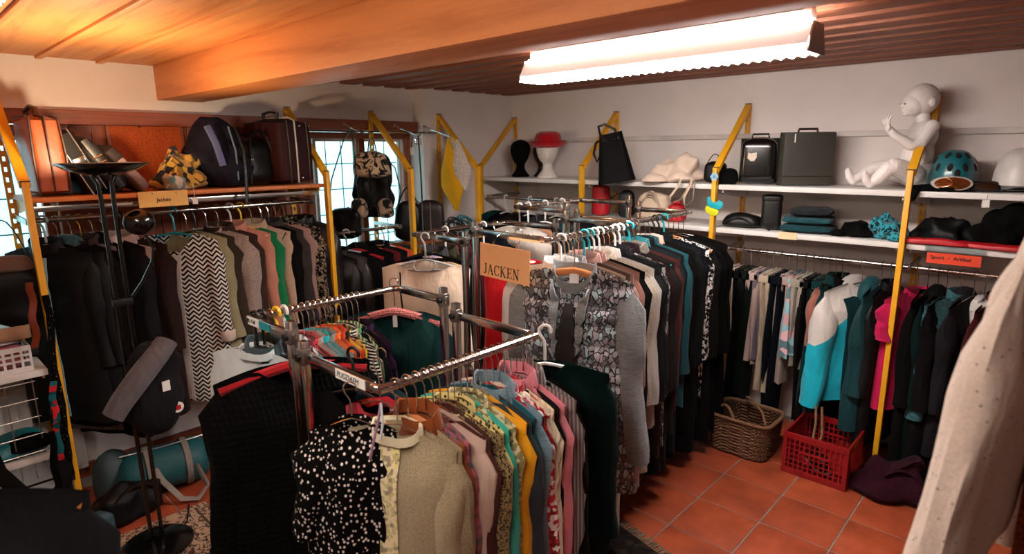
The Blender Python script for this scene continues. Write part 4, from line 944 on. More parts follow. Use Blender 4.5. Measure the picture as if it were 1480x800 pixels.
# ------------------------------------------------------------------ bags on the wooden shelf
def arc(p0, p1, h, n=10, bulge=0.0, axis='z'):
    p0, p1 = Vector(p0), Vector(p1); out = []
    for i in range(n+1):
        q = i/n; p = p0.lerp(p1, q); p.z += h*sin(PI*q); p.x += bulge*sin(PI*q); out.append(tuple(p))
    return out
SZ = 1.611
lea = solid('tan_leather', '9c4a20', 0.42, var=0.25, vscale=9, bump=0.25, bscale=50); leadk = solid('dark_tan_leather', '3c1a10', 0.45, var=0.2, bump=0.2)
t = thing('suitcase', 'worn brown leather suitcase standing on the wooden shelf', 'suitcase', (0.215, -3.495, SZ), 0)
MB().soft(0.41, 0.135, 0.365, 8, 0.90, 0.02, 0.003, 5, seg=48, rnd=0.08).build('shell', lea, t)
MB().box((0.0, 0.0, 0.19), (0.424, 0.006, 0.34)).build('seam', leadk, t, True, 0.002)
for s in (-1, 1): MB().tube([(0.207, s*0.058, 0.012), (0.209, s*0.060, 0.18), (0.188, s*0.052, 0.345), (0.1, s*0.05, 0.362), (-0.19, s*0.05, 0.362)], 0.005, 6).build('piping', leadk, t)
MB().tube([(-0.13, -0.01, 0.36), (-0.12, -0.01, 0.395), (0.0, -0.01, 0.41), (0.10, -0.01, 0.395), (0.11, -0.01, 0.36)], (0.012, 0.007), 8).build('handle', leadk, t)
greyvinyl = solid('grey_vinyl', '1c1919', 0.6, bump=0.2, spec=0.2); blackm = solid('matt_black_shell', '0a0909', 0.6, bump=0.15, spec=0.2)
t = thing('suitcase', 'black hard suitcase with chrome edges leaning on the shelf', 'suitcase', (0.21, -3.315, SZ+0.004), 0, rx=D(24))
MB().soft(0.38, 0.10, 0.32, 9, 1, 0.01, 0, 1, seg=48, rnd=0.06).build('shell', blackm, t)
for s in (-1, 1): MB().tube([(0.193, s*0.03, 0.01), (0.193, s*0.03, 0.312), (-0.19, s*0.03, 0.322)], 0.004, 6).build('edge_trim', chrome, t)
MB().box((0.195, 0, 0.17), (0.008, 0.05, 0.03)).build('lock', chrome, t, True, 0.002)
t = thing('travel_bag', 'dark grey vinyl travel bag with buckle leaning on the shelf', 'bag', (0.23, -3.215, SZ+0.004), 0, rx=D(30))
MB().soft(0.37, 0.09, 0.30, 5, 0.95, 0.06, 0.006, 2, seg=40).build('body', greyvinyl, t)
MB().box((0.19, 0, 0.16), (0.006, 0.03, 0.26)).build('strap', blackp, t, True, 0.002); MB().tube([(0.197, -0.02, 0.2), (0.203, 0.02, 0.2), (0.203, 0.02, 0.17), (0.197, -0.02, 0.17), (0.197, -0.02, 0.2)], 0.004, 6).build('buckle', chrome, t)
t = thing('shoulder_bag', 'mauve grey flat bag leaning against the dark travel bag', 'bag', (0.24, -3.105, SZ+0.004), 0, rx=D(38))
MB().soft(0.36, 0.055, 0.27, 6, 0.95, 0.05, 0.004, 3, seg=40).build('body', solid('mauve_canvas', '7b6460', 0.7, bump=0.2), t)
MB().soft(0.37, 0.062, 0.10, 6, 0.95, 0.02, 0.003, 4, seg=40, c=(0, 0, 0.18)).build('flap', solid('brown_flap', '241a19', 0.65, spec=0.2), t)
scm = fabric('checked_scarf', 'b08a3c', 'print', '18161a', 1.3)
t = thing('scarf', 'crumpled yellow black and white checked scarf on the shelf', 'scarf', (0.31, -2.94, SZ), 0.3)
MB().soft(0.20, 0.25, 0.19, 2.1, 0.5, 0.1, 0.075, 9, seg=56, rows=28, nscale=16).build('folds', scm, t); MB().soft(0.12, 0.16, 0.08, 2.2, 0.6, 0.1, 0.03, 12, c=(0.06, -0.05, 0), nscale=16).build('loose_end', fabric('pale_scarf', 'b8b0a0', 'print', '4a7f8c', 0.8), t)
t = thing('price_tag', 'small white paper tag on a string below the checked scarf', 'tag', (0.445, -2.915, 1.585)); MB().box((0, 0, -0.028), (0.0015, 0.026, 0.036)).build('paper', paper, t, False); MB().tube([(-0.01, 0, 0.06), (0.002, 0, 0.02), (0, 0, -0.01)], 0.0012, 5).build('string', paper, t)
navyb = solid('navy_nylon', '141422', 0.8, spec=0.15, var=0.2, bump=0.3, bscale=40); bluep = solid('blue_violet_nylon', '4a5078', 0.7, bump=0.2)
t = thing('backpack', 'navy blue rucksack with violet panels lying on the shelf', 'backpack', (0.22, -2.70, SZ), 0.1)
MB().soft(0.30, 0.30, 0.37, 2.4, 0.66, 0.12, 0.05, 21, seg=48, rows=24, nscale=9).build('main_body', navyb, t)
MB().soft(0.16, 0.22, 0.25, 2.4, 0.6, 0.1, 0.04, 22, nscale=11, c=(0.11, 0.02, 0.0)).build('front_pocket', navyb, t)
MB().tube([(0.14, -0.10, 0.33), (0.175, -0.08, 0.24), (0.19, -0.06, 0.12)], (0.02, 0.012), 8).build('side_panel', bluep, t)
MB().tube([(0.15, 0.05, 0.33), (0.2, 0.06, 0.2), (0.215, 0.05, 0.05), (0.22, 0.04, -0.04), (0.222, 0.035, -0.09)], (0.009, 0.003), 6).build('strap', blackp, t)
MB().tube([(0.15, 0.01, 0.33), (0.195, 0.015, 0.2), (0.205, 0.01, 0.04)], 0.005, 6).build('cord', solid('grey_cord', '5a6a78', 0.8), t)
t = thing('handbag', 'black leather handbag with two looped handles on the shelf', 'handbag', (0.27, -2.515, SZ), 0.25)
MB().soft(0.20, 0.27, 0.27, 3.2, 0.62, 0.08, 0.012, 31, seg=40, rows=18).build('body', leather_bk, t)
for s in (-1, 1): MB().tube([(0.085*1+0.005*s, -0.09, 0.02), (0.10, -0.085, 0.15), (0.07, -0.06, 0.27), (0.05+0.02*s, 0.0, 0.315), (0.07, 0.06, 0.27), (0.10, 0.085, 0.15), (0.085, 0.09, 0.02)] if s > 0 else [(-0.07, -0.07, 0.22), (-0.05, -0.04, 0.29), (-0.05, 0.04, 0.29), (-0.07, 0.07, 0.22)], 0.008, 8).build('handle', leather_bk, t)
for yy in (-0.085, 0.085): MB().lathe([(0.001, 0), (0.009, 0), (0.007, 0.005), (0.001, 0.006)], 10, T(0.105, yy, 0.15, 0, 0, PI/2)).build('stud', chrome, t)
burg = solid('burgundy_fabric', '2c0a0f', 0.65, spec=0.2, var=0.2, bump=0.3, bscale=150)
t = thing('suitcase', 'burgundy soft suitcase with white zip on the shelf', 'suitcase', (0.21, -2.325, SZ), 0.12)
MB().soft(0.40, 0.235, 0.385, 7, 0.97, 0.03, 0.003, 41, seg=48, rnd=0.10).build('shell', burg, t)
MB().tube([(0.206, -0.012, 0.012), (0.209, -0.012, 0.2), (0.203, -0.012, 0.37), (0.15, -0.012, 0.39), (-0.15, -0.012, 0.39)], 0.005, 6).build('zip', solid('zip_tape_white', 'b9b3ae', 0.5), t)
for yy in (-0.06, 0.07): MB().tube([(0.206, yy, 0.012), (0.209, yy, 0.2), (0.20, yy, 0.37)], 0.004, 6).build('piping', blackp, t)
MB().tube([(0.09, -0.05, 0.385), (0.09, -0.045, 0.415), (0.02, -0.045, 0.425), (-0.05, -0.045, 0.415), (-0.05, -0.05, 0.385)], (0.012, 0.006), 8).build('handle', blackp, t)
for zz, yy in ((0.04, 0.02), (0.34, 0.02), (0.04, 0.09), (0.34, 0.085)): MB().lathe([(0.001, 0), (0.006, 0), (0.001, 0.004)], 8, T(0.207, yy, zz, 0, 0, PI/2)).build('rivet', chrome, t)
# cork board and signs
t = thing('cork_board', 'orange cork notice board on the brown planks behind the bags', 'notice board', (-0.104, -2.945, 1.79))
MB().box((0, 0, 0), (0.012, 0.36, 0.38)).build('cork', fabric('cork', 'b4552a', 'tweed', '8c3c1c', 0.6, sheen=0, bump=0.3), t, False)
for c, s in (((0.004, 0, 0.19), (0.02, 0.39, 0.018)), ((0.004, 0, -0.19), (0.02, 0.39, 0.018)), ((0.004, 0.187, 0), (0.02, 0.018, 0.36)), ((0.004, -0.187, 0), (0.02, 0.018, 0.36))): MB().box(c, s).build('frame_strip', brownwood, t, True, 0.002)
MB().lathe([(0.001, 0), (0.007, 0), (0.004, 0.012), (0.001, 0.013)], 8, T(0.006, -0.03, 0.16, 0, 0, PI/2)).build('pin', blackp, t)
card_or = solid('orange_card', 'f2b880', 0.8, var=0.04); card_red = solid('red_orange_card', 'd8401e', 0.6, var=0.05); dkink = solid('dark_brown_ink', '2a1610', 0.8)
def glyphs(parent, word, h, M, th=0.0006, mat=dkink, gap=0.10):
    """serif capitals from thick and thin strokes"""
    G = {'J': (0.42, [((0.28, 1), (0.28, 0.12), 0.13), ((0.28, 0.14), (0.15, 0.02), 0.1), ((0.15, 0.02), (0.04, 0.12), 0.1), ((0.12, 1), (0.44, 1), 0.05)]),
         'A': (0.78, [((0.10, 0), (0.38, 1), 0.05), ((0.38, 1), (0.68, 0), 0.13), ((0.2, 0.33), (0.58, 0.33), 0.05), ((0, 0), (0.22, 0), 0.05), ((0.52, 0), (0.80, 0), 0.05)]),
         'C': (0.72, [((0.66, 0.78), (0.52, 0.97), 0.06), ((0.52, 0.97), (0.3, 0.97), 0.06), ((0.3, 0.97), (0.10, 0.74), 0.10), ((0.10, 0.76), (0.08, 0.28), 0.13), ((0.09, 0.3), (0.28, 0.03), 0.10), ((0.28, 0.03), (0.52, 0.03), 0.06), ((0.52, 0.03), (0.68, 0.22), 0.06), ((0.66, 1), (0.66, 0.7), 0.05)]),
         'K': (0.80, [((0.16, 0), (0.16, 1), 0.13), ((0.2, 0.44), (0.60, 1), 0.05), ((0.30, 0.55), (0.68, 0), 0.13), ((0, 0), (0.32, 0), 0.05), ((0, 1), (0.32, 1), 0.05), ((0.48, 1), (0.76, 1), 0.05), ((0.54, 0), (0.84, 0), 0.05)]),
         'E': (0.66, [((0.16, 0), (0.16, 1), 0.13), ((0, 0.98), (0.58, 0.98), 0.05), ((0.16, 0.52), (0.46, 0.52), 0.05), ((0, 0.02), (0.62, 0.02), 0.05), ((0.58, 1), (0.58, 0.8), 0.05), ((0.62, 0), (0.62, 0.24), 0.05), ((0.46, 0.64), (0.46, 0.40), 0.05)]),
         'N': (0.82, [((0.14, 0), (0.14, 1), 0.05), ((0.12, 1), (0.66, 0.0), 0.14), ((0.66, 0), (0.66, 1), 0.05), ((0, 1), (0.2, 1), 0.05), ((0, 0), (0.28, 0), 0.05), ((0.52, 1), (0.80, 1), 0.05)])}
    tot = sum(G[c][0]+gap for c in word); x = -tot*h/2
    for c in word:
        mb = MB()
        for (a, b, w) in G[c][1]:
            p, q = Vector((a[0], a[1])), Vector((b[0], b[1])); d = (q-p).normalized(); n = Vector((-d.y, d.x))*w/2
            pl = [p-n, q-n, q+n, p+n]; mb.prism([(x+k.x*h, k.y*h) for k in pl], -th, th, M)
        mb.build('letter', mat, parent, False); x += (G[c][0]+gap)*h
t = thing('sign', 'orange JACKEN card sign hanging from the jacket rack end bar', 'sign', (2.02, -2.225, 1.315), 0, ry=D(2))
MB().box((0, 0, 0), (0.30, 0.0016, 0.152)).build('card', card_or, t, False); glyphs(t, 'JACKEN', 0.046, T(-0.015, -0.0012, -0.062))
for xx in (-0.075, 0.065): MB().tube([(xx, 0.11, 0.118), (xx, 0.09, 0.128), (xx+0.003, 0.03, 0.11), (xx+0.003, 0.006, 0.085), (xx, 0, 0.066)], 0.0013, 6).build('wire_hook', chrome, t)
t = thing('sign', 'yellow orange Jacken card pinned to the wooden shelf edge', 'sign', (0.437, -3.06, 1.576), PI/2)
MB().box((0, 0, 0), (0.228, 0.0016, 0.078)).build('card', solid('yellow_card', 'e0b468', 0.8, var=0.03), t, False); textpart('lettering', 'Jacken', 0.026, dkink, t, T(0, -0.0012, -0.005, 0, PI/2), 0.0003, 0, 0.0006)
for xx in (-0.05, 0.06): MB().ell((xx, -0.002, 0.028), (0.003, 0.002, 0.003), 8, 5).build('tack', blackp, t)
t = thing('sign', 'red orange Sport - Artikel sign below the white shelf', 'sign', (3.406, -0.436, 1.247), 0, ry=D(0))
MB().box((0, 0, 0), (0.222, 0.0016, 0.054)).build('card', card_red, t, False); textpart('lettering', 'Sport  -  Artikel', 0.026, dkink, t, T(-0.012, -0.0012, 0.004, 0, PI/2), 0.0003, 0, 0.0006)
MB().box((0.0, 0.001, 0.035), (0.25, 0.0008, 0.08)).build('clear_holder', glass, t, False)
t = thing('price_tag', 'pale yellow blank tag on the lower shelf edge', 'tag', (2.605, -0.434, 1.295)); MB().box((0, 0, 0), (0.105, 0.0016, 0.042)).build('card', solid('pale_yellow_card', 'd8c49a', 0.8), t, False)
t = thing('price_tag', 'small white tag hanging below the two helmets', 'tag', (3.50, -0.435, 1.535)); MB().box((0, 0, -0.005), (0.03, 0.0015, 0.036)).build('paper', paper, t, False); MB().tube([(0, 0, 0.012), (0, 0, 0.04)], 0.001, 5).build('string', paper, t)

# ------------------------------------------------------------------ things hanging before the window
t = thing('backpack', 'black backpack with cow patterned flap hanging before the window', 'backpack', (0.30, -1.71, 1.36), D(42))
MB().soft(0.27, 0.16, 0.43, 2.5, 0.66, 0.06, 0.06, 51, seg=52, rows=26, nscale=9).build('main_body', puffblk, t)
MB().soft(0.24, 0.17, 0.17, 2.3, 0.7, 0.12, 0.035, 52, c=(0, -0.02, 0.265), seg=36).build('flap', fabric('cow_print', 'b89e82', 'leopard', '0f0d0d', 0.22), t)
for s in (-1, 1): MB().soft(0.11, 0.08, 0.13, 2.6, 0.8, 0.1, 0.008, 53+s, c=(s*0.09, -0.075, 0.0), seg=24).build('side_pocket', fabric('beige_canvas', '8f7a64', 'leopard', '120f0f', 0.2), t)
MB().tube([(-0.03, 0, 0.43), (-0.02, 0, 0.50), (0.0, 0, 0.53), (0.02, 0, 0.50), (0.03, 0, 0.43)], (0.010, 0.004), 8).build('carry_loop', blackp, t)
MB().tube([(0, -0.105, 0.33), (0.0, -0.115, 0.25), (0, -0.105, 0.18)], (0.014, 0.004), 8).build('buckle_strap', blackp, t)
for s in (-1, 1): MB().tube([(s*0.05, 0.06, 0.42), (s*0.13, 0.09, 0.33), (s*0.165, 0.08, 0.17), (s*0.13, 0.06, 0.02)], (0.016, 0.005), 8).build('shoulder_strap', blackp, t)
MB().tube([(-0.06, -0.10, 0.10), (-0.02, -0.115, 0.06), (0.03, -0.11, 0.09), (0.05, -0.10, 0.02)], 0.004, 6).build('cord', blackp, t)
t = thing('shoulder_bag', 'black shoulder bag on a long strap beside the backpack', 'bag', (0.22, -1.90, 1.22), D(40))
MB().soft(0.24, 0.10, 0.22, 4, 0.8, 0.05, 0.04, 55, seg=44, nscale=10).build('body', leather_bk, t)
for s in (-1, 1): MB().tube([(s*0.11, 0, 0.2), (s*0.085+0.01, 0, 0.40), (s*0.03+0.05, 0.02, 0.66), (0.07+s*0.004, 0.03, 0.725)], (0.012, 0.003), 8).build('strap', blackp, t)
t = thing('belt', 'black leather belt hanging from the middle wall hook', 'belt', (0.30, -1.315, 1.895), D(35))
MB().tube([(0, 0, 0.01), (0.004, 0, -0.06), (0.010, 0, -0.25), (0.012, 0, -0.46)], (0.016, 0.004), 8).build('belt_strap', leather_bk, t); MB().tube([(-0.02, -0.006, -0.01), (0.02, -0.006, -0.01), (0.022, -0.006, -0.045), (-0.018, -0.006, -0.045), (-0.02, -0.006, -0.01)], 0.004, 6).build('buckle', chrome, t)
t = thing('belt', 'thin brown belt looped over the middle wall hook', 'belt', (0.27, -1.33, 1.90), D(35))
MB().tube([(-0.01, 0, 0.0), (-0.035, 0, -0.15), (-0.05, 0, -0.32), (-0.02, 0, -0.44), (0.02, 0, -0.47)], (0.009, 0.003), 8).build('belt_strap', solid('brown_belt', '2c1a12', 0.5), t); MB().box((-0.012, -0.01, -0.1), (0.03, 0.002, 0.05)).build('paper_tag', paper, t, False)
t = thing('handbag', 'dark brown upright handbag with pale zips below the belts', 'handbag', (0.26, -1.20, 1.17), D(45))
MB().soft(0.21, 0.10, 0.27, 6, 0.95, 0.02, 0.005, 61, seg=40).build('body', solid('dark_brown_vinyl', '1c1210', 0.45), t)
for s in (-0.05, 0.01): MB().tube([(s, -0.055, 0.01), (s, -0.056, 0.255)], 0.003, 6).build('zip', solid('zip_pale', '8a8078', 0.4), t)
t = thing('handbag', 'black upright handbag left of the dark brown one', 'handbag', (0.24, -1.385, 1.15), D(45)); MB().soft(0.20, 0.10, 0.29, 4.5, 0.86, 0.02, 0.025, 62, seg=40).build('body', leather_bk, t); MB().tube(arc((-0.07, 0, 0.27), (0.07, 0, 0.27), 0.12), 0.006, 8).build('handle', leather_bk, t)
t = thing('display_shelf', 'narrow brown shelf carrying the handbags before the window', 'shelf', (0.24, -1.19, 1.15)); MB().box((0, 0, -0.012), (0.22, 0.60, 0.022)).build('board', brownwood, t, True, 0.003); MB().bar((-0.24, 0.25, -0.03), (0.08, 0.25, -0.03), 0.01, 0.02).build('bracket', yellow, t); MB().bar((-0.24, -0.25, -0.03), (0.08, -0.25, -0.03), 0.01, 0.02).build('bracket', yellow, t)
ynet = fabric('yellow_net', 'e6b018', 'check', 'a87408', 4.0)
t = thing('ball_net', 'yellow and white mesh net bag hanging in the corner', 'net', (0.30, -1.0, 1.345), D(40))
def netblob(cx, w, z0, z1, ph):
    rings = []; n = 22
    for i in range(n+1):
        q = i/n; z = z1+(z0-z1)*q; r = w*(sin(PI*min(q*0.92+0.03, 1))**0.8)*(0.35+0.9*q if q < 0.7 else 0.98-1.6*(q-0.7)) + 0.006
        rings.append([(cx+0.05*q*q+r*cos(2*PI*k/20), 0.6*r*sin(2*PI*k/20)+0.004*sin(5*k+8*q+ph), z) for k in range(20)])
    return rings
MB().loft(netblob(-0.02, 0.09, 0.0, 0.55, 1)).build('yellow_mesh', ynet, t)
MB().loft(netblob(0.05, 0.085, 0.16, 0.54, 2)).build('white_mesh', fabric('white_net', 'c9bfb4', 'dots', '8a8078', 1.6), t)
for i, (yy, zz, cc, lb) in enumerate(((-1.02, 1.15, 'black cable coil lying under the yellow net', blackp), (-0.95, 1.16, 'teal cord coil lying under the yellow net', solid('teal_cord', '14606c', 0.6)))):
    t = thing('cord_coil', cc, 'cord', (0.33+0.03*i, yy, zz)); pts = []
    for k in range(61):
        a = k*0.5; pts.append((0.03*sin(a*0.31)+0.03*cos(a), 0.055*cos(a*1.03), 0.075+0.06*sin(a)+0.02*sin(a*0.4)))
    MB().tube(pts, 0.006, 6).build('coil', lb, t)

# ------------------------------------------------------------------ upper white shelf
UZ = 1.579
def head(nm, label, loc, rz, mat, s=1.0, face=True, hat=None):
    t = thing(nm, label, 'mannequin', loc, rz, 'display heads')
    prof = [(0.070, 0.088, 0.0, 0), (0.074, 0.092, 0.010, 0), (0.060, 0.072, 0.028, 0), (0.040, 0.044, 0.055, 0.004), (0.034, 0.038, 0.085, 0.004), (0.037, 0.041, 0.105, 0), (0.050, 0.060, 0.122, -0.012), (0.064, 0.078, 0.145, -0.012), (0.077, 0.092, 0.185, -0.006),
            (0.083, 0.098, 0.22, 0.002), (0.078, 0.092, 0.255, 0.006), (0.060, 0.070, 0.282, 0.008), (0.030, 0.038, 0.297, 0.009), (0.008, 0.01, 0.302, 0.009)]
    rings = []
    for a, b, z, oy in prof:
        ring = []
        for k in range(28):
            an = 2*PI*k/28; x, y = a*cos(an), b*sin(an)+oy
            if face and sin(an) < -0.5 and 0.13 < z < 0.25:
                c = math.exp(-(x/0.012)**2)
                if 0.15 < z < 0.20: y -= 0.016*c*(0.20-z)/0.04 if z > 0.17 else 0.014*c
                if 0.19 < z < 0.23: y += 0.010*math.exp(-((abs(x)-0.026)/0.012)**2)
            ring.append((x*s, y*s, z*s))
        rings.append(ring)
    MB().loft(rings).build('bust', mat, t, True, 0, 60)
    if face:
        MB().prism([(-0.006*s, 0.196*s), (0.006*s, 0.196*s), (0.012*s, 0.164*s), (0, 0.158*s), (-0.012*s, 0.164*s)], -0.104*s, -0.075*s).build('nose', mat, t, True, 0.003*s)
        MB().tube([(-0.018*s, -0.082*s, 0.143*s), (0, -0.089*s, 0.145*s), (0.018*s, -0.082*s, 0.143*s)], (0.006*s, 0.004*s), 8).build('lips', mat, t)
    return t
wfoam = solid('white_foam', 'd9d2cb', 0.7, bump=0.15)
head('display_bust', 'black egg-shaped display head in the corner', (0.315, -0.24, UZ), D(30), fabric('black_velvet', '120f0e', sheen=0.2), 1.02, False)
head('display_bust', 'dark brown display head behind the white one', (0.47, -0.14, UZ), D(60), solid('brown_gloss', '2a1815', 0.4), 0.92, False)
head('display_bust', 'white foam display head wearing the red hat', (0.64, -0.27, UZ), D(25), wfoam, 1.12)
redfelt = fabric('red_felt', 'a50d18', sheen=0.3)
t = thing('hat', 'bright red felt hat on the white display head', 'hat', (0.638, -0.262, UZ+0.255), D(25), rx=D(4))
MB().lathe([(0.098, -0.01), (0.108, 0.03), (0.106, 0.07), (0.092, 0.098), (0.06, 0.112), (0.01, 0.114)], 32, Matrix.Diagonal((1, 1.16, 1, 1))).build('crown', redfelt, t)
MB().lathe([(0.100, 0.008), (0.125, -0.006), (0.146, 0.012), (0.150, 0.034), (0.140, 0.020), (0.122, 0.006), (0.104, 0.018)], 36, Matrix.Diagonal((1, 1.1, 1, 1)), cap=False).build('brim', redfelt, t)
MB().lathe([(0.104, 0.010), (0.1085, 0.012), (0.110, 0.034), (0.107, 0.038)], 32, Matrix.Diagonal((1, 1.16, 1, 1)), cap=False).build('band', fabric('dark_red_ribbon', '7c0810'), t)
t = thing('tote_bag', 'black leather tote hanging from the yellow brace', 'handbag', (1.45, -0.485, 1.575), D(30), ry=D(-9))
rings = []
for i in range(15):
    q = i/14; a = 0.078+0.052*(1-q); dd = 0.07*(1-0.66*q)+0.006
    rings.append([((a*math.copysign(abs(cos(x))**0.5, cos(x))), dd*math.copysign(abs(sin(x))**0.6, sin(x))*(1-0.35*math.exp(-(cos(x)/0.3)**2)*q), 0.33*q+(0.012*abs(cos(x)) if i == 14 else 0)) for x in [2*PI*k/40 for k in range(40)]])
tote = MB().loft(rings); tote.build('body', solid('tote_leather', '060606', 0.7, bump=0.1, spec=0.1), t)
MB().tube([(-0.045, -0.026, 0.29), (-0.07, -0.03, 0.345), (-0.075, -0.01, 0.395), (-0.03, 0.0, 0.405), (0.03, -0.01, 0.36), (0.055, -0.024, 0.29)], 0.009, 8).build('handle', leather_bk, t)
MB().tube([(-0.06, 0.02, 0.31), (-0.11, 0.02, 0.29), (-0.135, 0.02, 0.22), (-0.12, 0.02, 0.16), (-0.085, 0.02, 0.21)], 0.009, 8).build('handle', leather_bk, t)
for xx in (-0.075, -0.045, 0.03, 0.06): MB().lathe([(0.001, 0), (0.005, 0), (0.001, 0.003)], 8, T(xx*0.8, -0.030, 0.295, 0, PI/2)).build('stud', chrome, t)
creamc = fabric('cream_canvas', 'd4bfae'); creamc2 = fabric('cream_cord', 'cdb9a2')
t = thing('cloth_bag', 'crumpled cream cloth bag lying on the upper shelf', 'bag', (1.80, -0.31, UZ), D(12))
MB().soft(0.38, 0.24, 0.175, 2.2, 0.42, 0.12, 0.08, 71, seg=56, rows=26, nscale=11, lean=0.25).build('body', creamc, t)
MB().soft(0.2, 0.12, 0.06, 2.2, 0.5, 0.1, 0.02, 72, c=(-0.10, -0.12, 0)).build('fold', creamc, t)
for s in (0, 1): MB().tube([(0.09+0.07*s, -0.17, 0.03), (0.075+0.075*s, -0.195, -0.02), (0.03+0.09*s, -0.20, -0.085), (0.04+0.09*s, -0.205, -0.13-0.02*s), (0.10+0.08*s, -0.2, -0.10), (0.16+0.02*s, -0.18, 0.02)], (0.011, 0.003), 8).build('strap', creamc2, t)
t = thing('camera_bag', 'small black camera bag behind the flower ornament', 'bag', (2.055, -0.25, UZ), D(15)); MB().soft(0.14, 0.12, 0.14, 4, 0.9, 0.04, 0.008, 73, seg=32).build('body', puffblk, t); MB().tube(arc((-0.06, 0, 0.11), (0.05, 0, 0.11), 0.075), (0.008, 0.003), 8).build('strap', blackp, t)
t = thing('hat', 'black crumpled cap between camera bag and vanity case', 'hat', (2.165, -0.30, UZ), D(20)); MB().soft(0.15, 0.14, 0.095, 2.3, 0.65, 0.1, 0.016, 74, seg=32).build('crown', BLK, t); MB().lathe([(0.005, 0), (0.055, 0.0), (0.062, 0.004), (0.05, 0.008), (0.005, 0.008)], 20, T(0, -0.075, 0.03, 0, D(70))).build('peak', BLK, t)
t = thing('vanity_case', 'black vanity case with pale sticker on the upper shelf', 'case', (2.335, -0.25, UZ), D(18))
MB().soft(0.215, 0.17, 0.285, 5, 0.94, 0.03, 0, 75, seg=44, rnd=0.16).build('shell', blackg, t); MB().box((0, 0, 0.145), (0.222, 0.012, 0.27)).build('seam', darkline, t, True, 0.004)
MB().tube([(-0.05, 0, 0.275), (-0.045, 0, 0.305), (0.045, 0, 0.305), (0.05, 0, 0.275)], (0.010, 0.006), 8).build('handle', blackp, t)
MB().prism([(-0.024, 0.03), (-0.010, 0.024), (0.004, 0.026), (0.024, 0.03), (0.026, 0.0), (0.012, -0.022), (-0.008, -0.022), (-0.026, -0.004)], -0.0925, -0.086, T(-0.035, 0, 0.165)).build('sticker', solid('cream_sticker', 'd8c8b4', 0.6), t, False)
MB().lathe([(0.001, 0), (0.009, 0), (0.008, 0.005), (0.001, 0.006)], 10, T(0.105, -0.03, 0.19, 0, 0, PI/2)).build('lock', chrome, t)
olive = solid('olive_leatherette', '34332c', 0.6, var=0.12, bump=0.2, bscale=200)
t = thing('briefcase', 'dark olive briefcase standing on the upper shelf', 'briefcase', (2.605, -0.235, UZ), D(34))
MB().box((0, 0.0, 0.155), (0.285, 0.115, 0.308)).build('shell', olive, t, True, 0.012); MB().box((0, 0.028, 0.155), (0.289, 0.006, 0.312)).build('opening_seam', darkline, t, False)
MB().box((0, -0.0585, 0.055), (0.28, 0.003, 0.004)).build('stitch_line', darkline, t, False)
MB().tube([(-0.055, 0.0, 0.305), (-0.05, 0.0, 0.328), (0.05, 0.0, 0.328), (0.055, 0.0, 0.305)], (0.011, 0.007), 8).build('handle', solid('brown_handle', '2e1a14', 0.5), t)
for zz in (0.04, 0.08): MB().lathe([(0.001, 0), (0.005, 0), (0.001, 0.003)], 8, T(0.1435, 0.0, zz, 0, 0, PI/2)).build('rivet', HM['brass'], t)
MB().box((-0.085, -0.06, 0.275), (0.006, 0.002, 0.05)).build('tag_ribbon', paper, t, False)

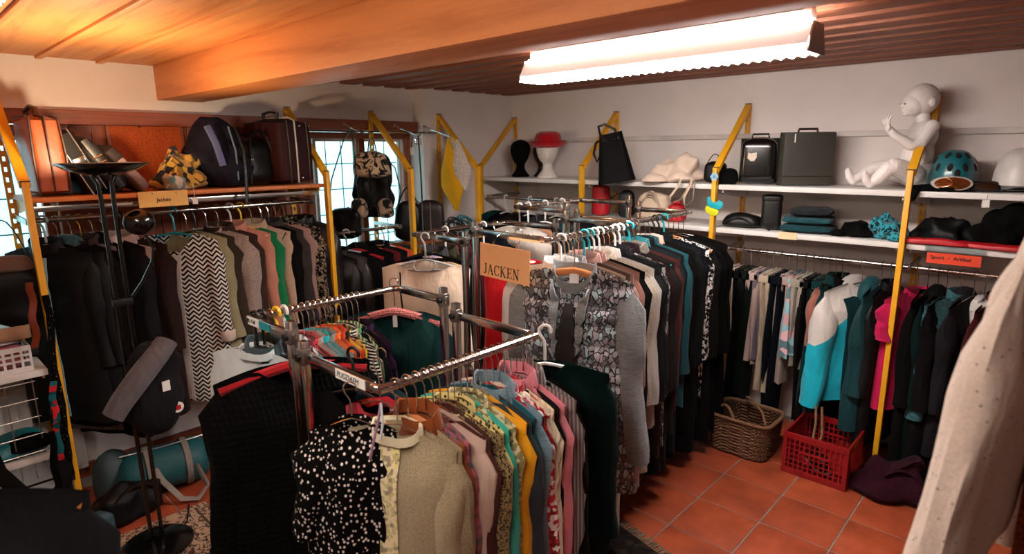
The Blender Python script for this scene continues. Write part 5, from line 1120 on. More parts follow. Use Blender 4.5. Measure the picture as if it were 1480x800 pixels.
# baby mannequin: overlapping volumes fused into one skin
def baby():
    mb = MB()
    def limb(pts, rs, seg=14):
        mb.tube(pts, rs, seg)
        for p, r in zip(pts, rs): mb.ell(p, (r, r, r), 12, 8)
    # local frame: figure looks towards -x, slightly to the room (-y)
    mb.ell((0.09, 0, 0.085), (0.088, 0.088, 0.085), 20, 12)          # seat
    mb.ell((0.085, 0, 0.17), (0.074, 0.086, 0.10), 20, 12)           # belly
    mb.ell((0.10, 0, 0.27), (0.066, 0.088, 0.085), 20, 12)           # chest
    limb([(0.10, 0, 0.33), (0.085, 0, 0.375)], [0.036, 0.034])       # neck
    mb.ell((0.075, 0, 0.455), (0.080, 0.073, 0.080), 28, 18)         # skull
    mb.ell((0.038, 0, 0.432), (0.058, 0.062, 0.062), 24, 16)         # face
    for s in (-1, 1): mb.ell((0.018, s*0.028, 0.412), (0.026, 0.025, 0.022), 14, 10)   # cheeks
    mb.ell((-0.020, 0, 0.428), (0.010, 0.010, 0.009), 10, 8)         # nose
    mb.ell((-0.014, 0, 0.408), (0.007, 0.014, 0.004), 10, 6); mb.ell((-0.012, 0, 0.400), (0.007, 0.012, 0.004), 10, 6)   # lips
    mb.ell((0.004, 0, 0.386), (0.020, 0.022, 0.016), 12, 8)          # chin
    for s in (-1, 1): mb.ell((0.095, s*0.074, 0.435), (0.016, 0.008, 0.024), 10, 8)   # ears
    # arms: -y arm raised to the front, +y arm resting back
    limb([(0.10, -0.088, 0.315), (0.045, -0.115, 0.235), (0.0, -0.115, 0.222)], [0.034, 0.030, 0.027])
    limb([(0.0, -0.115, 0.222), (-0.085, -0.105, 0.275), (-0.105, -0.10, 0.30)], [0.027, 0.021, 0.018])
    mb.ell((-0.118, -0.098, 0.315), (0.013, 0.027, 0.024), 12, 8)
    for i, (dy, l) in enumerate(((-0.026, 0.036), (-0.009, 0.044), (0.008, 0.042), (0.024, 0.034))):
        limb([(-0.122, -0.098+dy, 0.33), (-0.130, -0.098+dy*1.5, 0.33+l*0.6), (-0.124, -0.098+dy*1.8, 0.33+l)], [0.0062, 0.0060, 0.0054], 8)
    limb([(-0.112, -0.083, 0.312), (-0.118, -0.068, 0.325), (-0.124, -0.062, 0.337)], [0.008, 0.0075, 0.0065], 8)
    limb([(0.11, 0.088, 0.315), (0.17, 0.115, 0.245), (0.195, 0.112, 0.20)], [0.034, 0.029, 0.026]); limb([(0.195, 0.112, 0.20), (0.175, 0.10, 0.12), (0.165, 0.09, 0.06)], [0.025, 0.021, 0.017])
    mb.ell((0.16, 0.085, 0.035), (0.022, 0.018, 0.02), 12, 8)
    for i in range(4): limb([(0.15, 0.07+0.01*i, 0.03), (0.132, 0.066+0.012*i, 0.012)], [0.006, 0.005], 8)
    # legs
    limb([(0.06, -0.05, 0.075), (-0.06, -0.085, 0.115), (-0.085, -0.085, 0.105)], [0.056, 0.046, 0.042]); limb([(-0.085, -0.085, 0.105), (-0.125, -0.075, 0.055), (-0.15, -0.068, 0.035)], [0.040, 0.034, 0.026])
    limb([(0.06, 0.05, 0.075), (-0.05, 0.10, 0.10), (-0.085, 0.10, 0.095)], [0.056, 0.046, 0.042]); limb([(-0.085, 0.10, 0.095), (-0.15, 0.085, 0.06), (-0.185, 0.075, 0.045)], [0.040, 0.033, 0.026])
    for (ax, ay, az) in ((-0.16, -0.066, 0.034), (-0.195, 0.073, 0.044)):
        limb([(ax, ay, az-0.008), (ax-0.022, ay-0.003, az+0.012), (ax-0.032, ay-0.005, az+0.040)], [0.024, 0.021, 0.017])
        for i in range(5): mb.ell((ax-0.036, ay-0.018+0.0085*i, az+0.056-0.003*abs(i-1)), (0.008, 0.0052+0.001*(i == 0), 0.008), 8, 6)
    return mb
t = thing('baby_mannequin', 'white seated baby mannequin with raised hand on the upper shelf', 'mannequin', (3.085, -0.235, UZ+0.001), D(34))
bo = baby().build('body', solid('mannequin_white', 'e6deda', 0.5, var=0.03), t)
bo.scale = (1.0, 1.0, 1.02)
md = bo.modifiers.new('remesh', 'REMESH'); md.mode = 'VOXEL'; md.voxel_size = 0.0028; md.use_smooth_shade = True
md = bo.modifiers.new('smooth', 'SMOOTH'); md.factor = 0.5; md.iterations = 2
for s in (-1, 1): MB().ell((-0.017, s*0.024, 0.441), (0.004, 0.009, 0.005), 10, 6).build('eye', solid('mannequin_eye', '8a7d74', 0.3), t)

def helmet(label, loc, rz, mat, s=1.0, vents=True, grp='helmets'):
    t = thing('helmet', label, 'helmet', loc, rz, grp); rings = []
    for i in range(12):
        a = (PI/2)*i/11; r = max(cos(a), 0.03)**0.75
        rings.append([(0.098*s*r*cos(2*PI*k/36), 0.122*s*r*sin(2*PI*k/36), 0.045*s+0.145*s*sin(a)) for k in range(36)])
    low = [(x, y, 0.0 + (0.028*s if y < -0.06*s else 0.0)) for x, y, z in rings[0]]
    low2 = [(x*0.94, y*0.94, z) for x, y, z in low]
    MB().loft([low2, low]+rings).build('shell', mat, t)
    if vents:
        for (az, el) in ((-2.5, 0.45), (-1.9, 0.45), (-1.25, 0.45), (-0.6, 0.45), (-2.2, 0.95), (-1.57, 0.95), (-0.95, 0.95), (-1.57, 0.25), (-3.0, 0.7), (-0.1, 0.7)):
            r = max(cos(el), 0.03)**0.75; p = Vector((0.098*s*r*cos(az), 0.122*s*r*sin(az), 0.045*s+0.145*s*sin(el)))
            n = Vector((p.x/0.098**2, p.y/0.122**2, (p.z-0.045*s)/0.145**2)).normalized()
            M = Matrix.Translation(p) @ n.to_track_quat('Z', 'Y').to_matrix().to_4x4()
            MB().ell((0, 0, 0), (0.012*s, 0.020*s, 0.003), 14, 6, M).build('vent', darkline, t)
    MB().tube([(0.085*s, -0.02, 0.02), (0.05, -0.04, -0.0), (-0.05, -0.04, -0.0), (-0.085*s, -0.02, 0.02)], 0.004, 6).build('chin_strap', blackp, t)
    return t
tealp = solid('teal_helmet', '0b5a62', 0.35, coat=0.3)
helmet('teal ski helmet with oval vents on the upper shelf', (3.335, -0.27, UZ+0.005), D(15), tealp, 1.05)
helmet('plain white helmet beside the teal one', (3.60, -0.25, UZ+0.005), D(10), solid('white_helmet', 'c9c4c0', 0.4), 1.08, False)
t = thing('ski_goggles', 'white framed ski goggles in front of the teal helmet', 'goggles', (3.355, -0.415, UZ+0.001), D(14))
gp = [(0.085*cos(a)*(1-0.12*(cos(2*a) < -0.5)), 0.04+0.036*sin(a)-(0.012*math.exp(-(cos(a)/0.2)**2) if sin(a) < 0 else 0)*-1) for a in [2*PI*k/32 for k in range(32)]]
MB().loft([[(x*k, yy-0.25*x*x*0+1.6*x*x, (z-0.04)*k+0.04) for x, z in gp] for k, yy in ((0.8, 0.03), (1.0, 0.03), (1.03, 0.0), (0.98, -0.012), (0.86, -0.014))], cap=False).build('frame', solid('goggle_white', 'b8aca4', 0.4), t)
MB().loft([[(x*k, yy+1.6*x*x, (z-0.04)*k+0.04) for x, z in gp] for k, yy in ((0.88, -0.006), (0.84, -0.013), (0.4, -0.018), (0.05, -0.019))]).build('lens', solid('goggle_lens', '8a4a20', 0.12, 0.6, coat=0.5), t)
MB().tube([(0.085, 0.02, 0.04), (0.14, 0.045, 0.035), (0.19, 0.06, 0.03), (0.23, 0.05, 0.03)], (0.016, 0.003), 8).build('strap', blackp, t)
t = thing('glove', 'crumpled black glove hanging over the upper shelf edge', 'glove', (3.245, -0.40, UZ+0.001), D(5)); MB().soft(0.17, 0.09, 0.03, 2.2, 0.7, 0.1, 0.014, 81, nscale=18).build('palm', BLK, t); MB().tube([(-0.03, -0.03, 0.012), (-0.04, -0.045, 0.0), (-0.045, -0.05, -0.035), (-0.05, -0.05, -0.05)], [0.016, 0.018, 0.016, 0.008], 8).build('thumb', BLK, t)
for k in range(4): MB().tube([(0.05, -0.03+0.02*k, 0.014), (0.09, -0.036+0.024*k, 0.016), (0.12, -0.04+0.026*k, 0.010)], [0.010, 0.011, 0.007], 8).build('finger', BLK, t)
t = thing('ski_goggles', 'dark ski goggles lying between the two helmets', 'goggles', (3.478, -0.33, UZ+0.001), D(8)); MB().soft(0.13, 0.06, 0.055, 3, 0.85, 0.05, 0.004, 82).build('frame', blackp, t); MB().soft(0.10, 0.02, 0.04, 3, 0.9, 0.02, 0, 83, c=(0, -0.026, 0.008)).build('lens', solid('goggle_lens_dark', '3a2012', 0.15, 0.4), t)

# ------------------------------------------------------------------ lower white shelf
LZ = 1.309
redny = solid('red_nylon', 'b00f1c', 0.5, bump=0.15)
t = thing('duffel_roll', 'bright red upright cylinder bag with black straps', 'bag', (1.19, -0.30, LZ), D(20)); MB().soft(0.135, 0.12, 0.235, 2.2, 0.95, 0.04, 0.006, 91, seg=32, rnd=0.14).build('body', redny, t)
for xx in (-0.045,): MB().tube([(xx, -0.065, 0.01), (xx-0.004, -0.068, 0.12), (xx, -0.05, 0.225), (xx+0.03, 0, 0.243)], (0.008, 0.002), 8).build('strap', solid('dark_red_strap', '5a0a10', 0.6), t)
MB().tube(arc((-0.05, 0.0, 0.23), (0.03, 0.0, 0.235), 0.022), 0.005, 6).build('loop', solid('dark_red_strap', '5a0a10', 0.6), t)
t = thing('camera_bag', 'small dark brown pouch beside the red cylinder bag', 'bag', (1.415, -0.30, LZ), D(15)); MB().soft(0.115, 0.10, 0.20, 4.5, 0.9, 0.03, 0.004, 92, seg=32).build('body', solid('dark_pouch', '120d0c', 0.5), t); MB().tube([(-0.05, -0.03, 0.18), (-0.09, -0.03, 0.15), (-0.10, -0.04, 0.08), (-0.07, -0.05, 0.02)], 0.004, 6).build('strap', blackp, t)
t = thing('tote_bag', 'cream tote with looped handles on the lower shelf', 'bag', (1.65, -0.30, LZ), D(10)); MB().soft(0.25, 0.15, 0.20, 3, 0.8, 0.05, 0.015, 93).build('body', creamc2, t)
for s in range(3): MB().tube(arc((-0.09+0.012*s, -0.075, 0.12), (0.10-0.01*s, -0.08, 0.03), 0.09+0.02*s), (0.012, 0.003), 8).build('handle', creamc2, t)
t = thing('cloth_bag', 'small red cloth pouch under the cream straps', 'bag', (1.83, -0.32, LZ), D(10)); MB().soft(0.14, 0.12, 0.13, 2.6, 0.7, 0.1, 0.02, 94).build('body', redny, t); MB().soft(0.06, 0.05, 0.02, 3, 1, 0, 0, 95, c=(0, 0, 0.125)).build('knot', redny, t)
t = thing('handbag', 'flat black handbag lying next to the bird ornament', 'handbag', (2.28, -0.30, LZ), D(10)); MB().soft(0.24, 0.18, 0.085, 2.6, 0.7, 0.1, 0.02, 96).build('body', leather_bk, t); MB().tube(arc((-0.1, -0.09, 0.03), (0.08, -0.09, 0.03), 0.04), 0.005, 6).build('strap', leather_bk, t)
t = thing('case', 'black upright lens case beside the folded jeans', 'case', (2.455, -0.30, LZ), D(20)); MB().soft(0.115, 0.13, 0.21, 5, 0.97, 0.02, 0, 97, seg=36, rnd=0.15).build('body', blackp, t); MB().soft(0.12, 0.135, 0.05, 5, 1, 0.01, 0, 98, seg=36, c=(0, 0, 0.165), rnd=0.3).build('lid', blackp, t); MB().tube([(-0.02, -0.07, 0.02), (-0.01, -0.09, 0.0), (0.03, -0.085, 0.03)], 0.004, 6).build('strap', blackp, t)
for i, (c_, zz, w, lb) in enumerate((('0f4148', 0.0, 0.29, 'lowest teal jeans of the folded pile'), ('17505a', 0.048, 0.28, 'middle teal jeans of the folded pile'), ('23282c', 0.096, 0.23, 'charcoal jeans on top of the folded pile'))):
    t = thing('folded_jeans', lb, 'jeans', (2.665+0.012*(i == 2), -0.27, LZ+zz), D(6+3*i), 'folded jeans pile'); MB().soft(w, 0.24, 0.052, 5, 0.97, 0.03, 0.010, 100+i, seg=44, rows=8, rnd=0.45, nscale=12).build('fold', fb(c_, 'heather', '0a2428' if i < 2 else '121416'), t)
    MB().soft(w*0.96, 0.05, 0.028, 3, 0.9, 0.03, 0.006, 110+i, c=(0, -0.108, 0.010), seg=36, rnd=0.45).build('rolled_edge', fb(c_, 'heather', '0a2428' if i < 2 else '121416'), t)
t = thing('folded_cloth', 'black cloth bundle next to the turquoise scarf', 'cloth', (2.93, -0.29, LZ), D(5)); MB().soft(0.19, 0.20, 0.075, 2.3, 0.6, 0.1, 0.05, 121, seg=44, nscale=15).build('folds', BLK, t); MB().soft(0.1, 0.1, 0.04, 2.2, 0.5, 0.1, 0.02, 122, c=(-0.08, -0.06, 0)).build('loose_end', BLK, t)
t = thing('scarf', 'turquoise and black zebra scarf heaped on the lower shelf', 'scarf', (3.075, -0.30, LZ), D(5)); MB().soft(0.17, 0.20, 0.11, 2.3, 0.6, 0.1, 0.06, 123, seg=44, nscale=20).build('folds', fabric('zebra_scarf', '2a8a98', 'leopard', '0c1214', 0.8), t); MB().soft(0.08, 0.08, 0.05, 2.2, 0.5, 0.1, 0.02, 124, c=(0.06, -0.10, 0)).build('loose_end', fabric('zebra_scarf', '2a8a98', 'leopard', '0c1214', 0.8), t)
t = thing('ski_trousers', 'heap of black ski trousers with red lining, near the post', 'trousers', (3.32, -0.28, LZ), D(3)); MB().soft(0.30, 0.28, 0.13, 2.4, 0.6, 0.08, 0.07, 131, seg=56, rows=20, nscale=12).build('folds', puffblk, t); MB().soft(0.32, 0.10, 0.035, 3, 0.9, 0.05, 0.01, 132, c=(0, -0.12, 0.0)).build('lining', redny, t)
t = thing('ski_trousers', 'heap of black ski trousers with red hem, beside the fleece', 'trousers', (3.60, -0.28, LZ), D(-4)); MB().soft(0.32, 0.28, 0.19, 2.4, 0.6, 0.08, 0.07, 133, seg=56, rows=20, nscale=11).build('folds', BLK, t); MB().soft(0.30, 0.09, 0.028, 3, 0.9, 0.05, 0.008, 134, c=(-0.03, -0.125, 0.0)).build('lining', redny, t)
# ornaments on the post
t = thing('flower_ornament', 'pale blue wooden flower fixed to the yellow post', 'ornament', (2.15, -0.468, 1.628)); blw = solid('pale_blue_paint', '8ab8d0', 0.5)
for k in range(6): MB().ell((0.017*cos(k*PI/3), 0, 0.017*sin(k*PI/3)), (0.0105, 0.004, 0.0105), 12, 8).build('petal', blw, t)
MB().ell((0, -0.003, 0), (0.009, 0.005, 0.009), 12, 8).build('flower_centre', solid('pale_blue_paint_centre', '5a94b8', 0.5), t)
t = thing('bird_ornament', 'turquoise and yellow wooden bird fixed to the yellow post', 'ornament', (2.165, -0.470, 1.455))
tq = solid('turquoise_paint', '12a0b0', 0.5); yg = solid('lime_paint', 'c8c818', 0.5)
MB().prism([(-0.05, 0.045), (-0.035, 0.05), (-0.015, 0.018), (0.01, 0.016), (0.03, 0.03), (0.05, 0.022), (0.058, 0.005), (0.048, -0.018), (0.03, -0.030), (-0.02, -0.016), (-0.045, -0.006)], -0.008, 0.0).build('wing', tq, t, True, 0.002)
MB().prism([(-0.05, -0.008), (-0.02, -0.018), (0.015, -0.028), (0.03, -0.034), (0.028, -0.055), (0.01, -0.07), (-0.02, -0.066), (-0.05, -0.05), (-0.06, -0.028)], -0.008, 0.0).build('breast', yg, t, True, 0.002)
# ------------------------------------------------------------------ floor things on the right
wick = fabric('wicker', '55382a', 'plain', rough=0.7, sheen=0); wick2 = fabric('wicker_pale', '74543c', 'plain', rough=0.7, sheen=0)
t = thing('wicker_basket', 'brown wicker basket on the tiles below the trousers', 'basket', (2.525, -0.645, 0), 0)
W, Dp, H = 0.36, 0.30, 0.24
NS = 56
def rim(q):
    a = 2*PI*q; return math.copysign(abs(cos(a))**0.35, cos(a)), math.copysign(abs(sin(a))**0.35, sin(a))
rows = 22
for j in range(rows):
    z = 0.012+j*(H-0.03)/(rows-1); k = 0.90+0.10*j/rows; pts = []
    for i in range(NS+1):
        c, s = rim(i/NS); o = 0.004*(1 if (i+j) % 2 else -1)
        pts.append((c*(W/2*k+o), s*(Dp/2*k+o), z))
    MB().tube(pts, 0.0058, 5, cap=False).build('woven_strand', wick2 if j % 3 else wick, t)
MB().tube([(rim(i/NS)[0]*W/2*1.03, rim(i/NS)[1]*Dp/2*1.03, H-0.008) for i in range(NS+1)], 0.011, 8, cap=False).build('rim', wick2, t)
MB().loft([[(rim(i/40)[0]*W/2*0.86*k, rim(i/40)[1]*Dp/2*0.86*k, z) for i in range(40)] for k, z in ((1, 0.004), (1.0, 0.015))]).build('bottom', wick, t)
MB().loft([[(rim(i/40)[0]*W/2*k, rim(i/40)[1]*Dp/2*k, z) for i in range(40)] for k, z in ((0.88, 0.01), (0.955, H-0.02))], cap=False).build('liner', fabric('wicker_dark', '2a1a12', sheen=0), t)
MB().tube(arc((-0.14, -0.10, H), (-0.02, -0.14, H), 0.055), 0.009, 8).build('handle', wick2, t)
MB().tube([(0.16, -0.12, H), (0.10, -0.02, H+0.03), (0.0, 0.08, H+0.05), (-0.05, 0.12, H+0.04)], 0.007, 8).build('handle', wick2, t)
redpl = solid('red_crate_plastic', '860b13', 0.4, coat=0.2)
t = thing('plastic_crate', 'red plastic bottle crate on the tiles', 'crate', (2.955, -0.59, 0), 0); cw, cd, ch = 0.335, 0.36, 0.245
for y in (-cd/2+0.006, cd/2-0.006):
    for z, hh in ((0.018, 0.036), (ch-0.018, 0.036)): MB().box((0, y, z), (cw, 0.012, hh)).build('side_rail', redpl, t, True, 0.003)
    MB().box((0, y, 0.145), (0.16, 0.012, 0.014)).build('grip_bar', redpl, t, True, 0.003)
    for i in range(13): MB().box((-cw/2+0.012+i*(cw-0.024)/12, y, ch/2), (0.008 if 0 < i < 12 else 0.022, 0.010, ch-0.07)).build('slat', redpl, t, False)
    for i in range(5): MB().box((0, y, 0.06+i*0.03), (cw-0.04, 0.006, 0.005)).build('lattice_bar', redpl, t, False)
for x in (-cw/2+0.006, cw/2-0.006):
    for z, hh in ((0.018, 0.036), (ch-0.018, 0.036)): MB().box((x, 0, z), (0.012, cd-0.026, hh)).build('side_rail', redpl, t, True, 0.003)
    for i in range(13): MB().box((x, -cd/2+0.03+i*(cd-0.06)/12, ch/2), (0.010, 0.008, ch-0.07)).build('slat', redpl, t, False)
MB().box((0, 0, 0.008), (cw-0.03, cd-0.03, 0.012)).build('bottom', redpl, t, False)
t = thing('shoe', 'dark shoe with pale sole lying in the red crate', 'shoe', (2.93, -0.60, 0.016), D(40)); MB().soft(0.09, 0.25, 0.09, 2.6, 0.6, 0.05, 0.01, 141).build('upper', leather_bk, t); MB().soft(0.092, 0.255, 0.022, 3, 1, 0, 0, 142).build('sole', solid('pale_sole', '8c7c6e', 0.7), t)
t = thing('rope_strap', 'braided brown rope strap hanging over the red crate', 'strap', (2.93, -0.62, 0.16)); 
MB().tube([(0.0, 0, 0.22), (0.015, -0.02, 0.14), (0.03, -0.06, 0.08), (0.02, -0.09, 0.02)], 0.007, 8).build('strand', wick2, t); MB().tube([(-0.03, 0, 0.22), (-0.015, -0.03, 0.13), (-0.01, -0.07, 0.06), (0.0, -0.09, 0.02)], 0.007, 8).build('strand', wick2, t)
t = thing('cloth_bag', 'dark purple cloth bag slumped on the floor by the post', 'bag', (3.345, -0.62, 0), D(10)); MB().soft(0.36, 0.30, 0.17, 2.2, 0.5, 0.1, 0.10, 143, seg=56, rows=22, nscale=8).build('body', fabric('purple_cloth', '2a0e18'), t); MB().tube(arc((-0.08, -0.05, 0.12), (0.08, -0.05, 0.12), 0.05), (0.012, 0.004), 8).build('strap', fabric('purple_cloth', '2a0e18'), t)
# rug beneath the jacket rack with a fringe
t = thing('rug', 'dark fringed rug end lying on the terracotta tiles', 'rug', (2.30, -2.19, 0), D(-14)); MB().box((0, 0, 0.005), (0.85, 0.75, 0.008)).build('pile', fabric('dark_rug', '2a211b', 'print', '14100d', 0.8), t, True, 0.003)
for i in range(60):
    rs = random.Random(i); x = -0.42+0.84*i/59; MB().tube([(x, 0.375, 0.006), (x+rs.uniform(-.008, .008), 0.40, 0.007), (x+rs.uniform(-.02, .02), 0.43, 0.003)], 0.0035, 5).build('fringe_tassel', fabric('fringe', '7a6c58'), t)
# patterned carpet by the lamp
t = thing('carpet', 'cream and brown floral patterned carpet under the floor lamp', 'carpet', (1.45, -3.72, 0))
def carpetm():
    m, nt, b = newmat('floral_carpet'); v = coords(nt)
    f = noisef(nt, v, 13.0, 2, 0.5, 2.2); g = noisef(nt, v, 30.0, 2, 0.5, 1.5); w = noisef(nt, v, 500, 2)
    band = mathn(nt, 'ABSOLUTE', mathn(nt, 'SUBTRACT', f, 0.5)); base = ramp(nt, band, [(0.0, hexc('3a2a22')), (0.030, hexc('3a2a22')), (0.045, hexc('b89a80')), (1, hexc('b89a80'))])
    base = mixc(nt, mathn(nt, 'GREATER_THAN', g, 0.64), base, hexc('54402f'))
    nt.links.new(base, b.inputs['Base Color']); b.inputs['Roughness'].default_value = 0.95; bumpn(nt, b, w, 0.5, 0.003); return m
cm_ = carpetm(); MB().box((0, 0, 0.004), (1.56, 1.20, 0.007)).build('pile', cm_, t, True, 0.002)
for s in (-1, 1): MB().box((0, s*0.54, 0.0078), (1.5, 0.012, 0.001)).build('border_line', fabric('carpet_line', '4a382c'), t, False)
# ------------------------------------------------------------------ floor lamp with dish and reading arm
t = thing('floor_lamp', 'black uplighter floor lamp with dish shade and reading arm', 'lamp', (0.895, -3.41, 0))
MB().lathe([(0.005, 0.008), (0.142, 0.008), (0.15, 0.013), (0.148, 0.024), (0.12, 0.034), (0.03, 0.042), (0.005, 0.042)], 40).build('base', blackg, t)
for s in (-1, 1): MB().tube([(0, s*0.022, 0.04), (0, s*0.022, 1.62), (0.0, s*0.024, 1.68), (0.0, s*0.045, 1.725)], 0.009, 10).build('pole', blackg, t)
MB().lathe([(0.02, 1.715), (0.06, 1.716), (0.125, 1.736), (0.168, 1.762), (0.170, 1.765), (0.160, 1.764), (0.12, 1.745), (0.05, 1.728), (0.02, 1.727)], 40).build('dish_shade', blackg, t)
hb, hnt, hb_ = newmat('halogen_burner'); hb_.inputs['Emission Color'].default_value = (1.0, 0.72, 0.42, 1); hb_.inputs['Emission Strength'].default_value = 60.0
MB().tube([(0, -0.045, 1.757), (0, 0.045, 1.757)], 0.005, 8).build('burner', hb, t)
pl_ = bpy.data.lights.new('halogen_light', 'POINT'); pl_.energy = UPLIGHT_W; pl_.color = (1.0, 0.70, 0.42); pl_.shadow_soft_size = 0.03
po_ = bpy.data.objects.new('halogen_light', pl_); COL.objects.link(po_); po_.parent = t; po_.location = (0, 0, 1.775)
MB().box((0, 0, 1.18), (0.03, 0.075, 0.03)).build('arm_clamp', blackp, t, True, 0.004)
MB().tube([(0.0, 0.025, 1.18), (0.02, 0.08, 1.26), (0.03, 0.125, 1.345), (0.03, 0.135, 1.40), (0.02, 0.115, 1.46)], 0.006, 8).build('reading_arm', blackg, t)
MB().ell((0.015, 0.10, 1.515), (0.052, 0.062, 0.055), 20, 14).build('reading_shade', blackg, t)
MB().tube([(0.0, 0.03, 0.05), (-0.03, 0.1, 0.012), (-0.1, 0.16, 0.008), (-0.25, 0.22, 0.008)], 0.004, 6).build('cord', blackp, t)
# grey felt jacket slung over the lamp
feltm = fabric('grey_felt', '565053'); feltd = fabric('dark_felt', '242224')
t = thing('jacket', 'grey felt jacket slung over the floor lamp arm', 'jacket', (0.955, -3.385, 0.60), D(8))
sl_ = MB().tube([(0.06, 0.085, 0.40), (0.075, 0.03, 0.355), (0.08, -0.05, 0.28), (0.075, -0.125, 0.20), (0.07, -0.165, 0.145)], [(0.055, 0.035), (0.058, 0.04), (0.056, 0.042), (0.052, 0.04), (0.05, 0.036)], 16); sl_.build('sleeve', feltm, t)
MB().soft(0.10, 0.20, 0.40, 2.4, 1.0, 0.1, 0.04, 151, seg=44, rows=22, c=(0.02, 0.03, -0.01)).build('body', feltd, t)
MB().box((0.092, 0.045, 0.215), (0.003, 0.032, 0.045)).build('price_label', paper, t, False)
MB().lathe([(0.001, 0), (0.024, 0), (0.024, 0.003), (0.001, 0.004)], 20, T(0.085, 0.085, 0.10, 0, 0, PI/2)).build('round_patch', paper, t); MB().prism([(-0.01, -0.01), (0.01, -0.01), (0.01, 0.01), (-0.01, 0.01)], 0, 0.002, T(0.0905, 0.085, 0.10, PI/2)).build('patch_emblem', redny, t, False)
# bags on the floor under the wall rail
tealny = solid('teal_nylon', '0e4f55', 0.6, bump=0.2); greyst = solid('grey_webbing', '7d756e', 0.8)
t = thing('sports_bag', 'teal sports bag with grey straps under the wall rail', 'bag', (0.36, -3.20, 0.0), D(-8))
rings = []
for i in range(17):
    q = i/16; k = (1-(abs(2*q-1))**6)**0.5*0.97+0.03; rings.append([(0.125*k*cos(a)*1.05, -0.23+0.46*q, 0.125+0.12*k*sin(a)*(1 if sin(a) > 0 else 1.0)+0.006*sin(9*q+3*a)) for a in [2*PI*j/28 for j in range(28)]])
MB().loft(rings).build('body', tealny, t)
for yy in (-0.08, 0.10): MB().loft([[((0.130+o)*cos(a)*1.05, yy+dy, 0.125+(0.124+o)*sin(a)) for a in [2*PI*j/28 for j in range(28)]] for o, dy in ((0, -0.016), (0.004, -0.014), (0.004, 0.014), (0, 0.016))], cap=False).build('webbing_band', greyst, t)
MB().tube([(0.12, -0.06, 0.18), (0.17, -0.04, 0.13), (0.24, 0.03, 0.03), (0.27, 0.10, 0.02), (0.22, 0.16, 0.05), (0.14, 0.13, 0.15)], (0.016, 0.003), 8).build('handle', greyst, t); MB().tube([(0.0, -0.2, 0.245), (0.03, 0.0, 0.252), (0.0, 0.2, 0.245)], 0.004, 6).build('zip', zipsilver, t)
t = thing('sports_bag', 'black sports bag lying on the floor before the teal one', 'bag', (0.50, -3.42, 0.0), D(12)); MB().soft(0.24, 0.34, 0.17, 2.4, 0.65, 0.1, 0.05, 161, seg=48, nscale=9).build('body', puffblk, t); MB().soft(0.10, 0.12, 0.12, 2.6, 0.8, 0.05, 0.01, 162, c=(0.06, -0.16, 0)).build('end_pocket', solid('blue_grey_nylon', '2e4a54', 0.6), t); MB().tube(arc((0.09, -0.1, 0.14), (0.09, 0.1, 0.14), 0.05), (0.012, 0.003), 8).build('handle', blackp, t)
t = thing('backpack', 'teal and grey child backpack behind the black sports bag', 'backpack', (0.27, -3.42, 0.0), D(20)); MB().soft(0.18, 0.18, 0.26, 2.6, 0.75, 0.1, 0.015, 163, seg=36).build('main_body', solid('slate_nylon', '35464a', 0.7), t); MB().soft(0.08, 0.12, 0.12, 2.8, 0.8, 0.05, 0.008, 164, c=(0.08, 0, 0.02)).build('front_pocket', tealny, t)
# ------------------------------------------------------------------ shelves by the window beyond the yellow post
t = thing('radiator', 'white panel radiator below the window beside the shelves', 'radiator', (-0.03, -3.95, 0.10)); MB().box((0, 0, 0.25), (0.06, 0.95, 0.50)).build('panel', white_enamel, t, True, 0.006)
for i in range(16): MB().box((0.033, -0.44+i*0.0587, 0.25), (0.008, 0.03, 0.44)).build('rib', white_enamel, t, True, 0.003)
MB().box((0, 0, 0.505), (0.075, 0.95, 0.012)).build('top_grille', white_enamel, t, False); MB().tube([(0.0, 0.49, 0.04), (0.0, 0.52, 0.03), (0.0, 0.52, -0.09)], 0.009, 8).build('pipe', white_enamel, t)
t = thing('plastic_basket', 'white perforated plastic basket on the shelf by the window', 'basket', (0.34, -3.80, 0.836), 0)
bw, bd, bh = 0.18, 0.22, 0.12
for (cx, cy, ax) in ((bw/2, 0, 'y'), (-bw/2, 0, 'y'), (0, bd/2, 'x'), (0, -bd/2, 'x')):
    ln = bd if ax == 'y' else bw
    for z, hh in ((0.012, 0.024), (0.052, 0.010), (0.078, 0.010), (0.108, 0.024)): MB().box((cx, cy, z), (0.005, ln, hh) if ax == 'y' else (ln, 0.005, hh)).build('side_band', whitep, t, False)
    for i in range(8):
        o = -ln/2+ln*i/7; MB().box((cx if ax == 'y' else o, o if ax == 'y' else cy, 0.06), (0.0048, 0.010, 0.118) if ax == 'y' else (0.010, 0.0048, 0.118)).build('side_rib', whitep, t, False)
MB().box((0, 0, 0.004), (bw, bd, 0.006)).build('bottom', whitep, t, False)
t = thing('folded_cloth', 'folded pink cloth inside the white basket', 'cloth', (0.34, -3.80, 0.845)); MB().soft(0.16, 0.20, 0.12, 3, 0.85, 0.05, 0.012, 171).build('folds', fb('b86a74'), t); MB().soft(0.15, 0.04, 0.03, 3, 0.85, 0.05, 0.006, 175, c=(0, -0.085, 0.09)).build('rolled_edge', fb('b86a74'), t)
t = thing('folded_cloth', 'folded white cloth on top of the pink cloth', 'cloth', (0.346, -3.80, 0.965)); MB().soft(0.15, 0.19, 0.04, 3, 0.85, 0.05, 0.012, 172).build('folds', fb('c8bcc0'), t); MB().soft(0.14, 0.04, 0.025, 3, 0.85, 0.05, 0.006, 176, c=(0, -0.08, 0.005)).build('rolled_edge', fb('c8bcc0'), t)
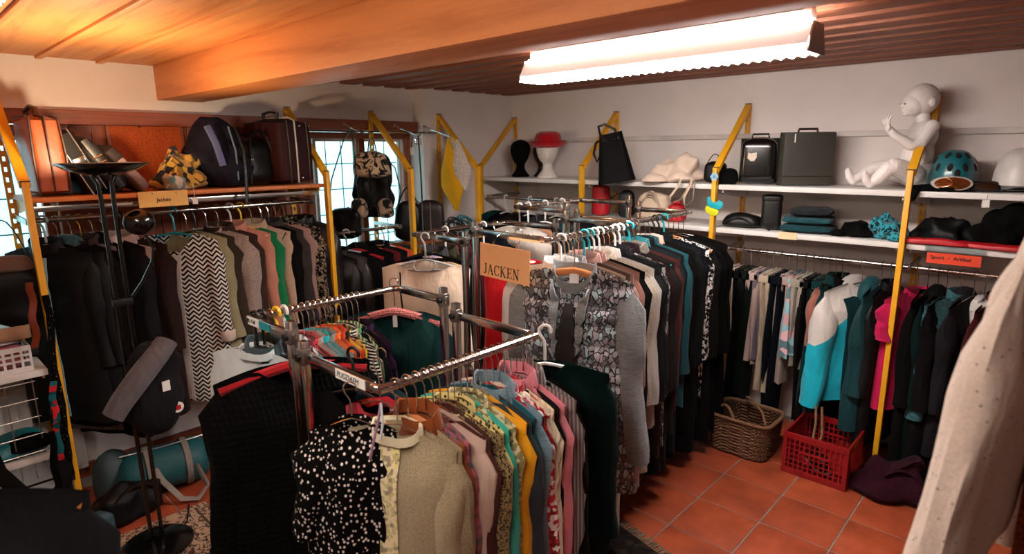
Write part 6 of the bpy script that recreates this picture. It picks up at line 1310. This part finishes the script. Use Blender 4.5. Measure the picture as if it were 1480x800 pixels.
t = thing('wooden_tray', 'brown wooden tray shelf below the hanging black bag', 'tray', (0.28, -3.86, 1.0)); MB().box((0, 0, 0), (0.30, 0.36, 0.02)).build('bottom', wood('tray_wood', 'a07a5c', '6e4e38', 1, knots=False), t, True, 0.003)
for c, s in (((0.15, 0, 0.02), (0.014, 0.36, 0.06)), ((0, 0.18, 0.02), (0.30, 0.014, 0.06)), ((0, -0.18, 0.02), (0.30, 0.014, 0.06))): MB().box(c, s).build('side', MATS['tray_wood'], t, True, 0.003)
for yy in (-0.16, 0.16): MB().bar((-0.28, yy, -0.02), (0.12, yy, -0.02), 0.008, 0.02).build('bracket', yellow, t)
t = thing('shoulder_bag', 'black bag with brown top hanging beside the yellow post', 'bag', (0.38, -3.70, 1.04), D(80)); MB().soft(0.19, 0.10, 0.27, 2.8, 1.1, 0.05, 0.02, 173, seg=36).build('body', puffblk, t); MB().soft(0.18, 0.11, 0.08, 2.6, 0.8, 0.05, 0.012, 174, c=(0, 0, 0.245)).build('top_flap', solid('brown_grey_cloth', '5c463c', 0.8, bump=0.3), t); MB().tube(arc((-0.08, 0, 0.28), (0.08, 0, 0.28), 0.20), (0.010, 0.003), 8).build('strap', blackp, t)
# straps and lanyards tied to the yellow post
strapm = (fabric('dotted_strap', '0f0d0d', 'specks', 'a89a8c', 0.3), fabric('teal_strap', '0f5a62', 'print', 'b01c20', 1.0), solid('amber_strap', '6e2c12', 0.35), BLK)
for i, (dy, z0, z1, lb) in enumerate(((0.018, 1.18, 0.30, 'black white-dotted lanyard hanging along the yellow post'), (-0.012, 0.78, 0.42, 'teal and red patterned strap hanging along the yellow post'), (-0.028, 1.25, 0.95, 'amber brown leather strap tied to the yellow post'), (-0.05, 0.55, 0.12, 'black looped strap hanging along the yellow post'))):
    t = thing('lanyard', lb, 'strap', (0.478+0.008*i, -3.625+dy, 0)); pts = [(0.006*sin(k*0.9+i), 0.006*sin(k*1.3+2*i)-0.02*k/10, z0+(z1-z0)*k/10) for k in range(11)]
    MB().tube(pts, (0.014, 0.004), 8).build('strap', strapm[i], t); MB().box((pts[-1][0], pts[-1][1], z1-0.012), (0.012, 0.024, 0.03)).build('clip', blackp if i != 1 else redny, t, True, 0.003)
t = thing('wire_rack', 'grey wire grid panel standing on the shelf by the window', 'wire rack', (0.42, -4.05, 0.43))
for k in range(8): MB().tube([(0, -0.35+0.1*k, 0), (0, -0.35+0.1*k, 0.36)], 0.0025, 6).build('wire', steel, t)
for k in range(5): MB().tube([(0, -0.36, 0.01+0.085*k), (0, 0.36, 0.01+0.085*k)], 0.0025, 6).build('wire', steel, t)
t = thing('folded_cloth', 'shiny teal cloth lying on the middle shelf by the window', 'cloth', (0.29, -3.80, 0.421)); MB().soft(0.26, 0.28, 0.08, 2.4, 0.7, 0.1, 0.03, 181, seg=40, nscale=8).build('folds', solid('teal_satin', '12707a', 0.4, bump=0.2, bscale=20), t); MB().soft(0.12, 0.16, 0.05, 2.4, 0.7, 0.1, 0.03, 182, c=(0.09, 0.05, 0.03)).build('dark_belt', BLK, t)
t = thing('folded_cloth', 'teal laced cloth lying on the lowest shelf by the window', 'cloth', (0.30, -3.83, 0.101)); MB().soft(0.26, 0.26, 0.10, 2.5, 0.7, 0.1, 0.03, 183, seg=40).build('folds', fabric('teal_lace', '1f7a84', 'print', '12464c', 0.8), t); MB().tube([(0.1, 0.05, 0.08), (0.15, 0.03, 0.06), (0.18, 0.08, 0.0), (0.175, 0.09, -0.10)], (0.008, 0.002), 8).build('ribbon', paper, t)
t = thing('ski_bag', 'black padded strap bag sagging over the low white shelf', 'bag', (0.46, -3.75, 0)); MB().tube([(0, -0.16, 0.60), (0.02, -0.13, 0.42), (0.03, -0.05, 0.26), (0.035, 0.03, 0.22), (0.03, 0.09, 0.27), (0.02, 0.11, 0.40), (0.0, 0.115, 0.62)], (0.032, 0.007), 10).build('strap', puffblk, t); MB().box((0.0, 0.115, 0.63), (0.012, 0.05, 0.03)).build('buckle', blackp, t, True, 0.003)
# dark grey garment close to the camera, bottom corner
t = thing('clothes_rail', 'chrome rail with a dark grey coat, mostly out of frame', 'rail', (0, 0, 0), 0, 'wall clothes rails')
MB().tube([(2.50, -5.20, 1.36), (2.50, -4.06, 1.36)], 0.0125, 12).build('rail', chrome, t); MB().tube([(2.50, -5.20, 1.36), (2.50, -5.18, 1.36)], 0.03, 14).build('wall_flange', chrome, t)
garment('coat', 'coat', 'dark grey felt coat shoulder close to the camera', (2.50, -4.10, 1.36), D(70), fabric('near_felt', '1c1b1e'), w=0.22, L=1.0, sl=0.6, t=0.07, hang='wood', collar='shirt', nT=40, nV=30)
